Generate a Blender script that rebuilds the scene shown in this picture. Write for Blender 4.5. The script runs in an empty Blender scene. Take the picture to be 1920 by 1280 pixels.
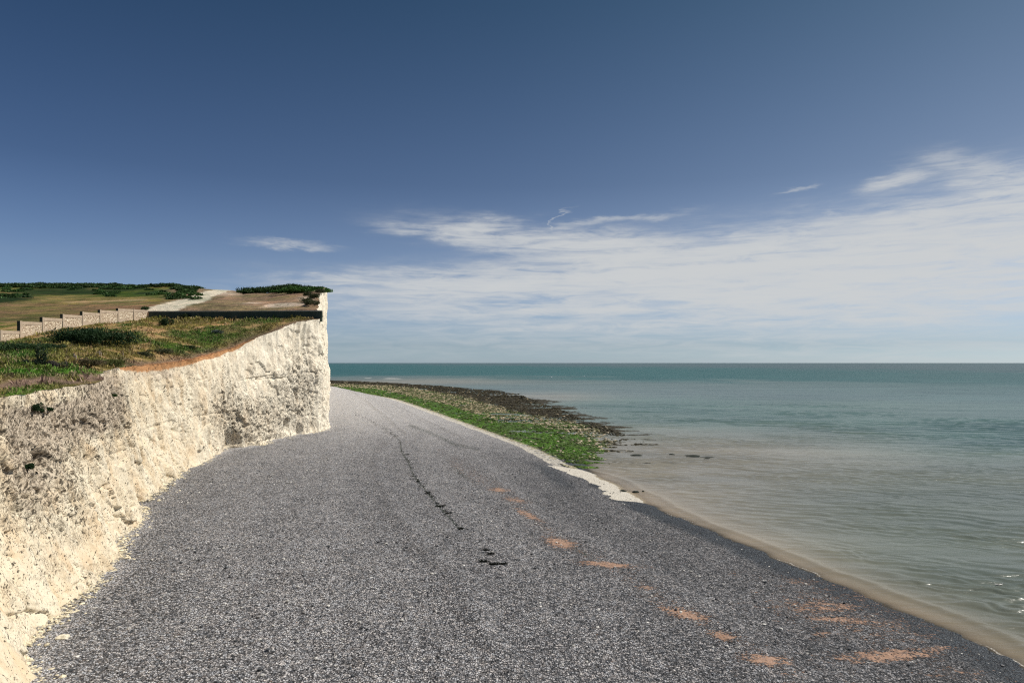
import bpy, math, random
import numpy as np
from math import radians, sin, cos, pi
rng = np.random.default_rng(7)
random.seed(7)
sc = bpy.context.scene
COL = sc.collection
F = 1280.0      # focal length in photo pixels (24 mm on 36 mm, 1920 px wide)
H = 15.0        # camera height over the sea

# ------------------------------------------------------------------ camera
cam = bpy.data.cameras.new('camera')
cam.lens = 24; cam.sensor_width = 36; cam.shift_y = 40 / 1920
cam.clip_start = 0.5; cam.clip_end = 90000
camo = bpy.data.objects.new('camera', cam); COL.objects.link(camo)
camo.location = (0, 0, H); camo.rotation_euler = (radians(90), 0, 0)
sc.camera = camo
sc.view_settings.view_transform = 'Standard'
sc.view_settings.look = 'None'
sc.view_settings.exposure = 0.0
sc.view_settings.gamma = 1.0
sc.cycles.use_denoising = False
sc.cycles.filter_width = 1.2
sc.cycles.sample_clamp_indirect = 4
sc.cycles.max_bounces = 6; sc.cycles.transparent_max_bounces = 6

# ------------------------------------------------------------------ light
SUN_AZ = radians(15)     # from +X towards +Y
SUN_EL = radians(47)
sun = bpy.data.lights.new('sun', 'SUN'); sun.energy = 4.7; sun.angle = radians(0.55)
sun.color = (1.0, 0.945, 0.86)
suno = bpy.data.objects.new('sun', sun); COL.objects.link(suno)
from mathutils import Vector
sd = Vector((cos(SUN_EL) * cos(SUN_AZ), cos(SUN_EL) * sin(SUN_AZ), sin(SUN_EL)))
suno.rotation_euler = (-sd).to_track_quat('-Z', 'Y').to_euler()
suno.location = (60, 40, 80)


# ------------------------------------------------------------------ node helper
class NT:
    def __init__(s, tree):
        s.t = tree; s.t.nodes.clear()

    def n(s, typ, ins=None, **at):
        nd = s.t.nodes.new(typ)
        for k, v in at.items(): setattr(nd, k, v)
        for k, v in (ins or {}).items():
            so = nd.inputs[k]
            if isinstance(v, bpy.types.NodeSocket): s.t.links.new(v, so)
            elif isinstance(v, bpy.types.Node): s.t.links.new(v.outputs[0], so)
            else: so.default_value = v
        return nd

    def m(s, op, a, b=None, c=None, clamp=False):
        i = {0: a}
        if b is not None: i[1] = b
        if c is not None: i[2] = c
        nd = s.n('ShaderNodeMath', i, operation=op); nd.use_clamp = clamp
        return nd.outputs[0]

    def mix(s, f, a, b, blend='MIX'):
        nd = s.t.nodes.new('ShaderNodeMix'); nd.data_type = 'RGBA'; nd.blend_type = blend
        for so, v in ((nd.inputs[0], f), (nd.inputs[6], a), (nd.inputs[7], b)):
            if isinstance(v, bpy.types.NodeSocket): s.t.links.new(v, so)
            else:
                if isinstance(v, tuple) and len(v) == 3: v = (*v, 1)
                so.default_value = v
        return nd.outputs[2]

    def step(s, v, a, b, lo=0.0, hi=1.0):
        nd = s.n('ShaderNodeMapRange', {0: v, 1: a, 2: b, 3: lo, 4: hi}, interpolation_type='SMOOTHSTEP')
        return nd.outputs[0]

    def noise(s, vec, scale, detail=4, rough=0.55, dist=0.0, out=0):
        nd = s.n('ShaderNodeTexNoise', {'Scale': scale, 'Detail': detail, 'Roughness': rough, 'Distortion': dist})
        if vec is not None: s.t.links.new(vec, nd.inputs['Vector'])
        return nd.outputs[out]

    def vor(s, vec, scale, feature='F1', out='Distance', rnd=1.0):
        nd = s.n('ShaderNodeTexVoronoi', {'Scale': scale, 'Randomness': rnd}, feature=feature)
        s.t.links.new(vec, nd.inputs['Vector'])
        return nd.outputs[out]

    def scl(s, vec, x, y, z, rot=(0, 0, 0)):
        return s.n('ShaderNodeMapping', {0: vec, 'Scale': (x, y, z), 'Rotation': rot}).outputs[0]

    def ramp(s, v, stops):
        nd = s.n('ShaderNodeValToRGB', {0: v}); cr = nd.color_ramp
        while len(cr.elements) < len(stops): cr.elements.new(0.5)
        for e, (p, c) in zip(cr.elements, stops): e.position = p; e.color = (*c, 1) if len(c) == 3 else c
        return nd.outputs[0]


# ------------------------------------------------------------------ world: Nishita sky with cirrus
wd = bpy.data.worlds.new('World'); sc.world = wd; wd.use_nodes = True
w = NT(wd.node_tree)
sky = w.n('ShaderNodeTexSky', sky_type='NISHITA')
sky.sun_disc = False; sky.sun_elevation = SUN_EL
sky.sun_rotation = pi / 2 - SUN_AZ
sky.altitude = 0; sky.air_density = 1.0; sky.dust_density = 0.6; sky.ozone_density = 2.5
tc = w.n('ShaderNodeTexCoord').outputs['Generated']
sx = w.n('ShaderNodeSeparateXYZ', {0: tc})
az = w.m('ARCTAN2', sx.outputs[0], sx.outputs[1])
el = w.m('ARCSINE', sx.outputs[2])
cv = w.n('ShaderNodeCombineXYZ', {0: w.m('MULTIPLY', az, 3.0), 1: w.m('MULTIPLY', el, 13.0)}).outputs[0]
n1 = w.noise(cv, 2.2, 5, 0.6); n2 = w.noise(w.scl(cv, 1.1, 1, 1), 3.1, 5, 0.6)
azw = w.m('ADD', az, w.m('MULTIPLY', w.m('SUBTRACT', n1, 0.5), 0.16))
elw = w.m('ADD', el, w.m('MULTIPLY', w.m('SUBTRACT', n2, 0.5), 0.045))
ELL = [  # photo position, half size, tilt, strength
    (1780, 470, 430, 72, 4, 1.5), (1330, 478, 330, 44, 2, 1.25), (1010, 452, 210, 24, -6, 1.3), (820, 438, 80, 11, -3, .75),
    (1000, 520, 330, 24, 1, 1.1), (760, 546, 240, 20, 0, 0.95), (620, 525, 120, 12, 0, .5), (1400, 530, 420, 34, 1, .9),
    (1160, 412, 110, 7, 4, .55), (535, 456, 74, 7, -2, .62), (1675, 338, 50, 18, 8, .85), (1810, 325, 70, 36, -20, .8),
    (1925, 340, 70, 44, 10, .8), (1780, 385, 200, 26, 6, .5), (1500, 351, 30, 4, 12, .45), (1545, 401, 14, 3, 0, .4), (1045, 408, 24, 2.5, 32, .5),
    (1300, 604, 260, 6, 2, .38), (1750, 592, 260, 9, 2, .35), (950, 612, 220, 7, 1, .26), (1700, 560, 500, 26, 2, .5),
    (700, 575, 260, 9, 0, .3), (1450, 590, 640, 40, 1, .62), (900, 640, 700, 30, 0, .30), (1700, 650, 560, 34, 0, .36), (1000, 582, 420, 14, 2, .4), (1250, 560, 700, 20, 2, .5)]
dens = None
for cx, cy, rx, ry, rot, amp in ELL:
    a0 = math.atan((cx - 960) / F); e0 = math.atan((680 - cy) / F * cos(a0))
    ra = rx / F * cos(a0) ** 2; re = ry / F * cos(a0)
    k = math.tan(radians(rot))
    da = w.m('SUBTRACT', azw, a0); de = w.m('SUBTRACT', w.m('SUBTRACT', elw, e0), w.m('MULTIPLY', da, k * cos(a0)))
    q = w.m('ADD', w.m('POWER', w.m('ABSOLUTE', w.m('DIVIDE', da, ra)), 2.4), w.m('POWER', w.m('ABSOLUTE', w.m('DIVIDE', de, re)), 2.0))
    g = w.m('MULTIPLY', w.m('EXPONENT', w.m('MULTIPLY', q, -1.0)), amp)
    dens = g if dens is None else w.m('ADD', dens, g)
fine = w.noise(w.scl(cv, 1.0, 1.7, 1, (0, 0, 0.12)), 4.0, 9, 0.66, 0.9)
fine2 = w.noise(w.scl(cv, 0.5, 2.4, 1, (0, 0, 0.05)), 2.0, 6, 0.6, 0.3)
tex = w.m('ADD', w.m('MULTIPLY', w.step(fine, .3, .7), 0.75), w.m('MULTIPLY', w.step(fine2, .3, .7), 0.65))
d2 = w.m('MULTIPLY', dens, w.m('ADD', 0.16, tex))
cl = w.m('MULTIPLY', w.m('SUBTRACT', 1.0, w.m('EXPONENT', w.m('MULTIPLY', w.m('POWER', d2, 1.4), -1.4))), .94)
# grade of the clear air: deeper towards the zenith, paler towards the sun side
grd = w.ramp(w.m('DIVIDE', el, 0.7, clamp=True), [(0, (.82, 1.06, 1.52)), (.012, (.72, .95, 1.38)), (.035, (.57, .74, 1.08)), (.08, (.62, .72, .98)), (.19, (.76, .72, .80)), (.36, (.47, .49, .56)), (.69, (.27, .36, .40)), (1, (.25, .33, .39))])
azg = w.ramp(w.m('ADD', w.m('DIVIDE', az, 1.6), .5, clamp=True), [(.12, (.78, .88, .99)), (.5, (.98, .99, 1)), (.88, (1.27, 1.17, 1.04))])
azg = w.mix(w.step(el, .02, .16), (1, 1, 1), azg)
base = w.mix(1.0, w.mix(1.0, sky.outputs[0], grd, 'MULTIPLY'), azg, 'MULTIPLY')
out = w.mix(cl, base, (6.1, 6.25, 6.3))
bg = w.n('ShaderNodeBackground', {0: out, 1: 0.1})
w.n('ShaderNodeOutputWorld', {0: bg})


# ------------------------------------------------------------------ numeric helpers
def hsh(ix, iy, iz, seed):
    h = (ix * 374761393 + iy * 668265263 + iz * 1442695041 + seed * 974634777) & 0xFFFFFFFF
    h = ((h ^ (h >> 13)) * 1274126177) & 0xFFFFFFFF
    h = ((h ^ (h >> 16)) * 2246822519) & 0xFFFFFFFF
    return ((h ^ (h >> 15)) & 0xFFFFFF) / float(0xFFFFFF) * 2 - 1


def vn(x, y, z=0.0, seed=0):
    x, y, z = np.broadcast_arrays(np.asarray(x, float), np.asarray(y, float), np.asarray(z, float))
    ix, iy, iz = [np.floor(a).astype(np.int64) for a in (x, y, z)]
    fx, fy, fz = x - ix, y - iy, z - iz
    fx, fy, fz = [f * f * f * (f * (f * 6 - 15) + 10) for f in (fx, fy, fz)]
    r = 0
    for dx in (0, 1):
        for dy in (0, 1):
            for dz in (0, 1):
                r = r + hsh(ix + dx, iy + dy, iz + dz, seed) * (fx if dx else 1 - fx) * (fy if dy else 1 - fy) * (fz if dz else 1 - fz)
    return r


def fbm(x, y, z=0.0, o=4, seed=0, g=0.5):
    s = 0; a = 1; t = 0
    for i in range(o):
        s = s + a * vn(x * 2 ** i + 17.3 * i, y * 2 ** i - 9.1 * i, np.asarray(z) * 2 ** i, seed + i); t += a; a *= g
    return s / t


def ridged(x, y, z=0.0, o=3, seed=0):
    s = 0; a = 1; t = 0
    for i in range(o):
        s = s + a * (1 - 2 * np.abs(vn(x * 2 ** i, y * 2 ** i, np.asarray(z) * 2 ** i, seed + i))); t += a; a *= .5
    return s / t


def cells(x, y, seed=0):
    """fractured blocks: tilted facet height per cell and distance to the crack between cells"""
    ix, iy = np.floor(x).astype(np.int64), np.floor(y).astype(np.int64)
    d1 = np.full(x.shape, 9.); d2 = d1.copy(); hh = np.zeros(x.shape)
    for dx in (-1, 0, 1):
        for dy in (-1, 0, 1):
            cx, cy = ix + dx, iy + dy
            px_, py_ = cx + .5 + .45 * hsh(cx, cy, 0, seed), cy + .5 + .45 * hsh(cx, cy, 1, seed)
            ax, ay = x - px_, y - py_; d = np.hypot(ax, ay)
            h_ = hsh(cx, cy, 2, seed) + 1.1 * ax * hsh(cx, cy, 3, seed) + 1.1 * ay * hsh(cx, cy, 4, seed)
            near = d < d1
            d2 = np.where(near, d1, np.minimum(d2, d)); hh = np.where(near, h_, hh); d1 = np.where(near, d, d1)
    return hh, d2 - d1


def ss(a, b, x):
    t = np.clip((x - a) / (b - a), 0, 1); return t * t * (3 - 2 * t)


def curve(pts, sm=2.0):
    """smoothed piecewise-linear function of Y"""
    p = np.array(sorted(pts), float)
    ys = np.arange(p[0, 0], p[-1, 0] + .25, .25); v = np.interp(ys, p[:, 0], p[:, 1])
    k = int(sm / .25 * 2) * 2 + 1; ker = np.hanning(k + 2)[1:-1]; ker /= ker.sum()
    vv = np.convolve(np.pad(v, k // 2, mode='reflect', reflect_type='odd'), ker, 'valid')
    return lambda y: np.interp(y, ys, vv)


def setmesh(name, V, Fc, mat, parent=None, smooth=False, cols=None):
    me = bpy.data.meshes.new(name)
    V = np.asarray(V, np.float32); Fc = np.asarray(Fc, np.int32)
    me.vertices.add(len(V)); me.vertices.foreach_set('co', V.ravel())
    k = Fc.shape[1]
    me.loops.add(Fc.size); me.loops.foreach_set('vertex_index', Fc.ravel())
    me.polygons.add(len(Fc)); me.polygons.foreach_set('loop_start', np.arange(0, Fc.size, k, dtype=np.int32))
    me.polygons.foreach_set('loop_total', np.full(len(Fc), k, np.int32))
    me.polygons.foreach_set('use_smooth', np.full(len(Fc), smooth, bool))
    me.update(calc_edges=True)
    for cn, c in (cols or {}).items():
        c = np.asarray(c, np.float32)
        if c.shape[1] == 3: c = np.hstack([c, np.ones((len(c), 1), np.float32)])
        at = me.color_attributes.new(cn, 'FLOAT_COLOR', 'POINT'); at.data.foreach_set('color', c.ravel())
    me.materials.append(mat)
    o = bpy.data.objects.new(name, me); COL.objects.link(o)
    if parent: o.parent = parent
    return o


def grid(name, P, mat, cols=None, smooth=True, flip=False, parent=None):
    n, m = P.shape[:2]
    i = np.arange(n * m).reshape(n, m)
    q = np.stack([i[:-1, :-1], i[1:, :-1], i[1:, 1:], i[:-1, 1:]], -1).reshape(-1, 4)
    if flip: q = q[:, ::-1]
    return setmesh(name, P.reshape(-1, 3), q, mat, parent, smooth, {k: c.reshape(n * m, -1) for k, c in (cols or {}).items()})


def tag(o, label=None, cat=None, group=None, kind=None):
    for k, v in (('label', label), ('category', cat), ('group', group), ('kind', kind)):
        if v: o[k] = v
    return o


def empty(name, loc, rz=0):
    o = bpy.data.objects.new(name, None); COL.objects.link(o); o.location = loc; o.rotation_euler = (0, 0, rz)
    o.empty_display_size = .3; return o


def at(px, py, Y):
    return ((px - 960) / F * Y, Y, H - (py - 680) / F * Y)


def mat(name, build):
    m = bpy.data.materials.new(name); m.use_nodes = True
    t = NT(m.node_tree); sh = build(t)
    t.n('ShaderNodeOutputMaterial', {0: sh}); return m


def bsdf(t, col, rough=.9, normal=None, spec=.3, **k):
    i = {'Base Color': col if isinstance(col, bpy.types.NodeSocket) else (*col, 1), 'Roughness': rough, 'Specular IOR Level': spec}
    if normal is not None: i['Normal'] = normal
    i.update(k)
    return t.n('ShaderNodeBsdfPrincipled', i).outputs[0]


def bump(t, h, dist, strength=1.0, normal=None):
    i = {'Height': h, 'Distance': dist, 'Strength': strength}
    if normal is not None: i['Normal'] = normal
    return t.n('ShaderNodeBump', i).outputs[0]


# ------------------------------------------------------------------ coast lines in plan (X as a function of Y, metres)
foot = curve([(-40, -9), (-10, -11.5), (10, -14), (20, -16.3), (25.6, -17.3), (28.5, -19.6), (32, -21), (38.4, -22.2), (41.5, -23.6), (46.5, -26.2),
              (50.4, -27), (53, -28.6), (58, -31.3), (68, -33.7), (75, -36), (83, -37.4), (90, -38.4), (94.8, -38.2), (97, -36.6), (106, -36.6), (111, -36.4),
              (116, -34.6), (120, -32.9), (123, -33.4), (135, -36.8), (150, -40.9), (170, -46.3), (200, -54.2), (250, -67.6), (300, -80.4), (350, -94.5), (400, -122), (450, -158), (620, -330), (700, -420)], 1.2)
edge = curve([(-40, -13), (-10, -16), (20, -22), (35, -26.2), (44, -29.6), (52, -31.1), (55.5, -33.6), (60, -35.2), (68, -38.3), (75, -39.6), (82, -39.9), (90, -40.2), (96, -39.9), (106, -38.1),
              (114, -35.9), (121, -33.9), (126, -35.4), (135, -38.6), (150, -42.4), (170, -47.8), (200, -54.8), (250, -70), (300, -85), (350, -100), (400, -130), (450, -166), (620, -338), (700, -428)], 1.0)
edgez = curve([(-40, 12), (0, 12.4), (20, 12.8), (35, 13.2), (44, 13.35), (52, 13.6), (60, 14.5), (75, 14.75), (82, 15.1), (90, 15.9), (96, 16.9), (106, 19.5),
               (114, 21.8), (121, 22.8), (126, 23.5), (135, 25.8), (150, 28.8), (170, 32.2), (200, 37.1), (225, 37.5), (260, 35), (300, 32), (400, 27), (700, 25)], 1.2)
toe = curve([(-40, 42), (0, 31), (25, 26.5), (33.7, 25.3), (38.8, 24.9), (43.6, 23.2), (49.9, 21), (55.7, 19.1), (63, 16.7), (73.8, 14.6), (85.3, 12.6), (92, 10.6),
             (98, 7.7), (116.7, 3.6), (151, -7.1), (214, -26.8), (275, -47), (307, -62), (361, -87), (376, -99), (400, -117), (450, -153), (620, -325), (700, -415)], 2.0)
rG = curve([(90, 10), (105, 12.9), (117, 13), (139, 10.9), (157, 4.9), (174, -4), (198, -13.9), (235, -23.9), (299, -46.6), (369, -75), (400, -94), (450, -135), (620, -310)], 3)
rD = curve([(90, 10.5), (110, 15), (134, 17), (157, 16), (179, 9.8), (202, 0), (244, -11.5), (303, -26), (400, -62), (448, -91), (470, -118), (620, -290)], 3)
rS = curve([(90, 11), (99, 10), (103, 11.2), (112, 17), (120, 20), (127, 23.8), (132.5, 22.3), (150, 20.5), (171, 18), (190, 15.5), (214, 14.5), (251, 9), (324, 1), (376, -18), (448, -55), (522, -104), (570, -150), (620, -200)], 2)


def swash(Y):
    return .085 * fbm(Y * .11, 31.0, 0, 3, 130) + .045 * fbm(Y * .55, 37.0, 0, 3, 131)


def shore_z(X, Y):
    d = toe(Y) - X
    return beach_z(X, Y) + swash(Y) * np.exp(-(d / 4.5) ** 2) * (1 - ss(86, 98, Y))


def beach_z(X, Y):
    f = foot(Y); t = toe(Y); zt = .33 * ss(88, 104, Y)
    D = np.maximum(t - f, 4); d = t - X
    u = np.clip(d / D, -9, 1.4)
    up = zt + (3.0 - zt) * (1 - np.clip(1 - u, 0, 1) ** 1.75) + .25 * np.clip(u - 1, 0, 1)
    dn = zt + d * (.10 - .03 * ss(88, 104, Y))
    return np.where(d > 0, up, dn)


# land heights by thin-plate spline through surveyed points
cp = [(x, y, Y) for x, y, Y in [
    (0, 745, 35), (100, 728, 44), (200, 716, 52), (0, 700, 48), (0, 660, 70), (100, 680, 57), (150, 655, 70), (220, 660, 74), (0, 643, 84.2), (37, 634, 88), (75, 626, 92.4),
    (113, 617, 97.2), (151, 613, 102.5), (217, 605, 113), (277, 599.5, 125), (150, 632, 84), (220, 632, 88), (300, 640, 90), (300, 662, 82), (380, 655, 92), (380, 625, 104), (450, 606, 116), (480, 618, 109),
    (380, 601, 123), (450, 600, 124), (550, 599, 123), (605, 597, 121), (560, 603, 114), (430, 655, 96),
    (0, 612, 100), (0, 600, 118), (100, 592, 128), (0, 580, 165), (100, 580, 165), (0, 563, 210), (0, 548, 300), (0, 536, 420), (200, 572, 170), (240, 578, 150), (200, 560, 230), (200, 548, 320), (200, 537.5, 410),
    (300, 573, 165), (340, 566, 185), (300, 550, 300), (300, 541, 390), (350, 540, 380), (430, 545, 330), (380, 551, 270),
    (300, 581, 133), (450, 580, 135), (590, 578, 134), (400, 570, 165), (450, 563, 190), (530, 565, 175), (570, 562, 178), (590, 560, 165), (450, 550, 262), (520, 552, 235), (560, 548, 222), (600, 545, 205),
    (-150, 640, 90), (-300, 600, 120), (-400, 540, 350), (-200, 541, 350), (-400, 535, 520)]]
cp = [at(*c) for c in cp] + [(-120, 620, 40), (-250, 620, 42), (-60, 330, 40), (-130, 480, 38), (-320, 640, 40), (-60, 20, 12.5), (-140, 10, 14), (-100, -30, 12), (-35, 10, 12.7), (-400, 50, 25), (-500, 600, 55)]
cp = np.array(cp, float)


def tpsk(r2): return np.where(r2 > 1e-9, r2 * np.log(np.maximum(r2, 1e-12)) * .5, 0)


_n = len(cp); _S = 100.0
_A = np.zeros((_n + 3, _n + 3)); _q = cp[:, :2] / _S
_A[:_n, :_n] = tpsk(((_q[:, None] - _q[None]) ** 2).sum(-1)) + np.eye(_n) * 2e-4
_A[:_n, _n] = 1; _A[:_n, _n + 1:] = _q; _A[_n, :_n] = 1; _A[_n + 1:, :_n] = _q.T
_w = np.linalg.solve(_A, np.concatenate([cp[:, 2], [0, 0, 0]]))


def tps(X, Y):
    X = np.asarray(X, float) / _S; Y = np.asarray(Y, float) / _S
    r = _w[_n] + _w[_n + 1] * X + _w[_n + 2] * Y
    for i in range(_n): r = r + _w[i] * tpsk((X - _q[i, 0]) ** 2 + (Y - _q[i, 1]) ** 2)
    return r


def edge_x(Y): return edge(Y) + .55 * fbm(Y * .35, 3.3, 0, 4, 11) + .25 * fbm(Y * 1.6, 9.3, 0, 2, 12)


def land_z(X, Y, rough=True):
    ex = edge_x(Y); t = np.maximum(ex - X, 0)
    z = tps(X, Y) + (edgez(Y) - tps(ex, Y)) * np.exp(-t / 3.5)
    if rough:
        k = ss(0, 2, t)
        z = z + k * (.22 * fbm(X * .25, Y * .25, 0, 3, 21) + .10 * fbm(X * 1.1, Y * 1.1, 0, 3, 22)) + k * ss(120, 200, Y) * (1.0 * fbm(X * .05, Y * .05, 0, 3, 23))
    return z


def hit(px, py, z0=None):
    """point on the land (or on a level z0) seen at a photo pixel"""
    if z0 is not None:
        Y = (H - z0) * F / (py - 680); return np.array([(px - 960) / F * Y, Y, z0])
    Ys = np.arange(28, 430, .5); X = (px - 960) / F * Ys; z = H - (py - 680) / F * Ys
    g = land_z(X, Ys, False); ok = (g >= z) & (X < edge(Ys) + .2)
    i = int(np.argmax(ok)) if ok.any() else len(Ys) - 1
    return np.array([X[i], Ys[i], g[i]])


def bhit(px, py):
    z = 1.5
    for _ in range(12):
        p = hit(px, py, z); z = .5 * z + .5 * float(beach_z(p[0], p[1]))
    return np.array([p[0], p[1], z])


def project(X, Y, Z):
    Y = np.maximum(Y, 1.0)
    return 960 + F * X / Y, 680 - F * (Z - H) / Y


def ell(u, v, cx, cy, rx, ry, rot=0, p=2):
    c, s = cos(radians(rot)), sin(radians(rot)); a = ((u - cx) * c + (v - cy) * s) / rx; b = (-(u - cx) * s + (v - cy) * c) / ry
    return np.exp(-(a * a + b * b) ** (p / 2))


def poly(u, v, pts):
    """inside test"""
    ins = np.zeros(u.shape, bool); n = len(pts)
    for i in range(n):
        x1, y1 = pts[i]; x2, y2 = pts[(i + 1) % n]
        c = ((y1 > v) != (y2 > v)) & (u < (x2 - x1) * (v - y1) / ((y2 - y1) if y2 != y1 else 1e-9) + x1)
        ins ^= c
    return ins


def lined(u, v, pts):
    d = np.full(u.shape, 1e9)
    for (x1, y1), (x2, y2) in zip(pts[:-1], pts[1:]):
        L = (x2 - x1) ** 2 + (y2 - y1) ** 2; t = np.clip(((u - x1) * (x2 - x1) + (v - y1) * (y2 - y1)) / L, 0, 1)
        d = np.minimum(d, np.hypot(u - x1 - t * (x2 - x1), v - y1 - t * (y2 - y1)))
    return d


def mixc(a, b, f):
    f = np.clip(f, 0, 1)[..., None]; return a * (1 - f) + np.asarray(b, float) * f


# ------------------------------------------------------------------ materials
def m_shingle(t):
    P = t.n('ShaderNodeNewGeometry').outputs['Position']
    A = t.n('ShaderNodeAttribute', attribute_name='zone'); S = t.n('ShaderNodeSeparateColor', {0: A.outputs['Color']})
    sand, wet, weed, chalk = S.outputs[0], S.outputs[1], S.outputs[2], A.outputs['Alpha']
    light = t.n('ShaderNodeAttribute', attribute_name='tone').outputs['Fac']
    W = t.n('ShaderNodeVectorMath', {0: P, 1: t.n('ShaderNodeVectorMath', {0: t.noise(P, 6, 2, out=1), 'Scale': .09}, operation='SCALE').outputs[0]}, operation='ADD').outputs[0]
    c1 = t.n('ShaderNodeSeparateColor', {0: t.vor(W, 11, out='Color')}); d1 = t.vor(W, 11)
    c2 = t.n('ShaderNodeSeparateColor', {0: t.vor(W, 6.3, out='Color')}); d2 = t.vor(W, 6.3)
    c3 = t.n('ShaderNodeSeparateColor', {0: t.vor(W, 21, out='Color')})
    v = t.m('ADD', t.m('MULTIPLY', c1.outputs[0], .62), t.m('ADD', t.m('MULTIPLY', c2.outputs[1], .2), t.m('MULTIPLY', c3.outputs[0], .22)))
    big = t.noise(P, .35, 5, .6)
    v = t.m('ADD', v, t.m('MULTIPLY', t.m('SUBTRACT', big, .5), .28))
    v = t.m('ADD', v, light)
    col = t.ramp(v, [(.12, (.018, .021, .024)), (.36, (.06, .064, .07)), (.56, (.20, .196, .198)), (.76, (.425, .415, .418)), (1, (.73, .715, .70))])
    tint = t.mix(c2.outputs[2], (.94, .98, 1.03), (1.06, 1.0, .95))
    col = t.mix(1.0, col, tint, 'MULTIPLY')
    gap = t.step(d1, .42, .66, 1, .42)
    col = t.mix(1.0, col, t.n('ShaderNodeCombineColor', {0: gap, 1: gap, 2: gap}).outputs[0], 'MULTIPLY')
    # wet stones by the water
    fn = t.noise(P, 3.3, 4, .65)
    wetm = t.step(t.m('ADD', wet, t.m('MULTIPLY', t.m('SUBTRACT', fn, .5), .7)), .25, .8)
    col = t.mix(wetm, col, t.mix(1.0, col, (.21, .26, .30), 'MULTIPLY'))
    # bits of weed
    wn = t.noise(P, 5.5, 3, .7)
    wm = t.step(t.m('ADD', t.m('MULTIPLY', weed, .5), wn), .78, .9)
    col = t.mix(wm, col, t.mix(fn, (.012, .018, .012), (.025, .045, .016)))
    # sand showing through
    sn = t.noise(P, 7.0, 5, .75); s2 = t.noise(t.scl(P, .9, 2.2, 1), 1.3, 4, .65)
    sm = t.step(t.m('ADD', sand, t.m('ADD', t.m('MULTIPLY', t.m('SUBTRACT', sn, .5), 3.0), t.m('MULTIPLY', t.m('SUBTRACT', s2, .5), 1.7))), .44, .70)
    sandc = t.mix(t.noise(P, 2, 4), (.36, .20, .125), (.50, .31, .20))
    col = t.mix(t.m('MULTIPLY', sm, .80), col, sandc)
    # chalk ledge
    kn = t.m('ADD', t.m('MULTIPLY', t.m('SUBTRACT', t.noise(t.scl(P, 1, 2.5, 1), 1.6, 5, .7), .5), 1.5), t.m('MULTIPLY', t.m('SUBTRACT', sn, .5), .5))
    km = t.step(t.m('ADD', chalk, kn), .4, .55)
    kc = t.mix(t.noise(P, 3, 5, .7), (.36, .30, .22), (.92, .88, .76))
    col = t.mix(km, col, kc)
    flat = t.m('SUBTRACT', 1.0, t.m('MAXIMUM', sm, t.m('MULTIPLY', km, .6)))
    hgt = t.m('MULTIPLY', t.m('ADD', t.m('MULTIPLY', t.m('SUBTRACT', 1.0, d1), 1.0), t.m('MULTIPLY', t.m('SUBTRACT', 1.0, d2), .9)), t.m('ADD', .15, flat))
    hgt = t.m('ADD', hgt, t.m('MULTIPLY', t.noise(P, 1.2, 5, .6), 1.0))
    rough = t.step(wetm, 0, 1, .85, .55)
    return bsdf(t, col, rough, bump(t, hgt, .10, 1.0), .35)


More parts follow.
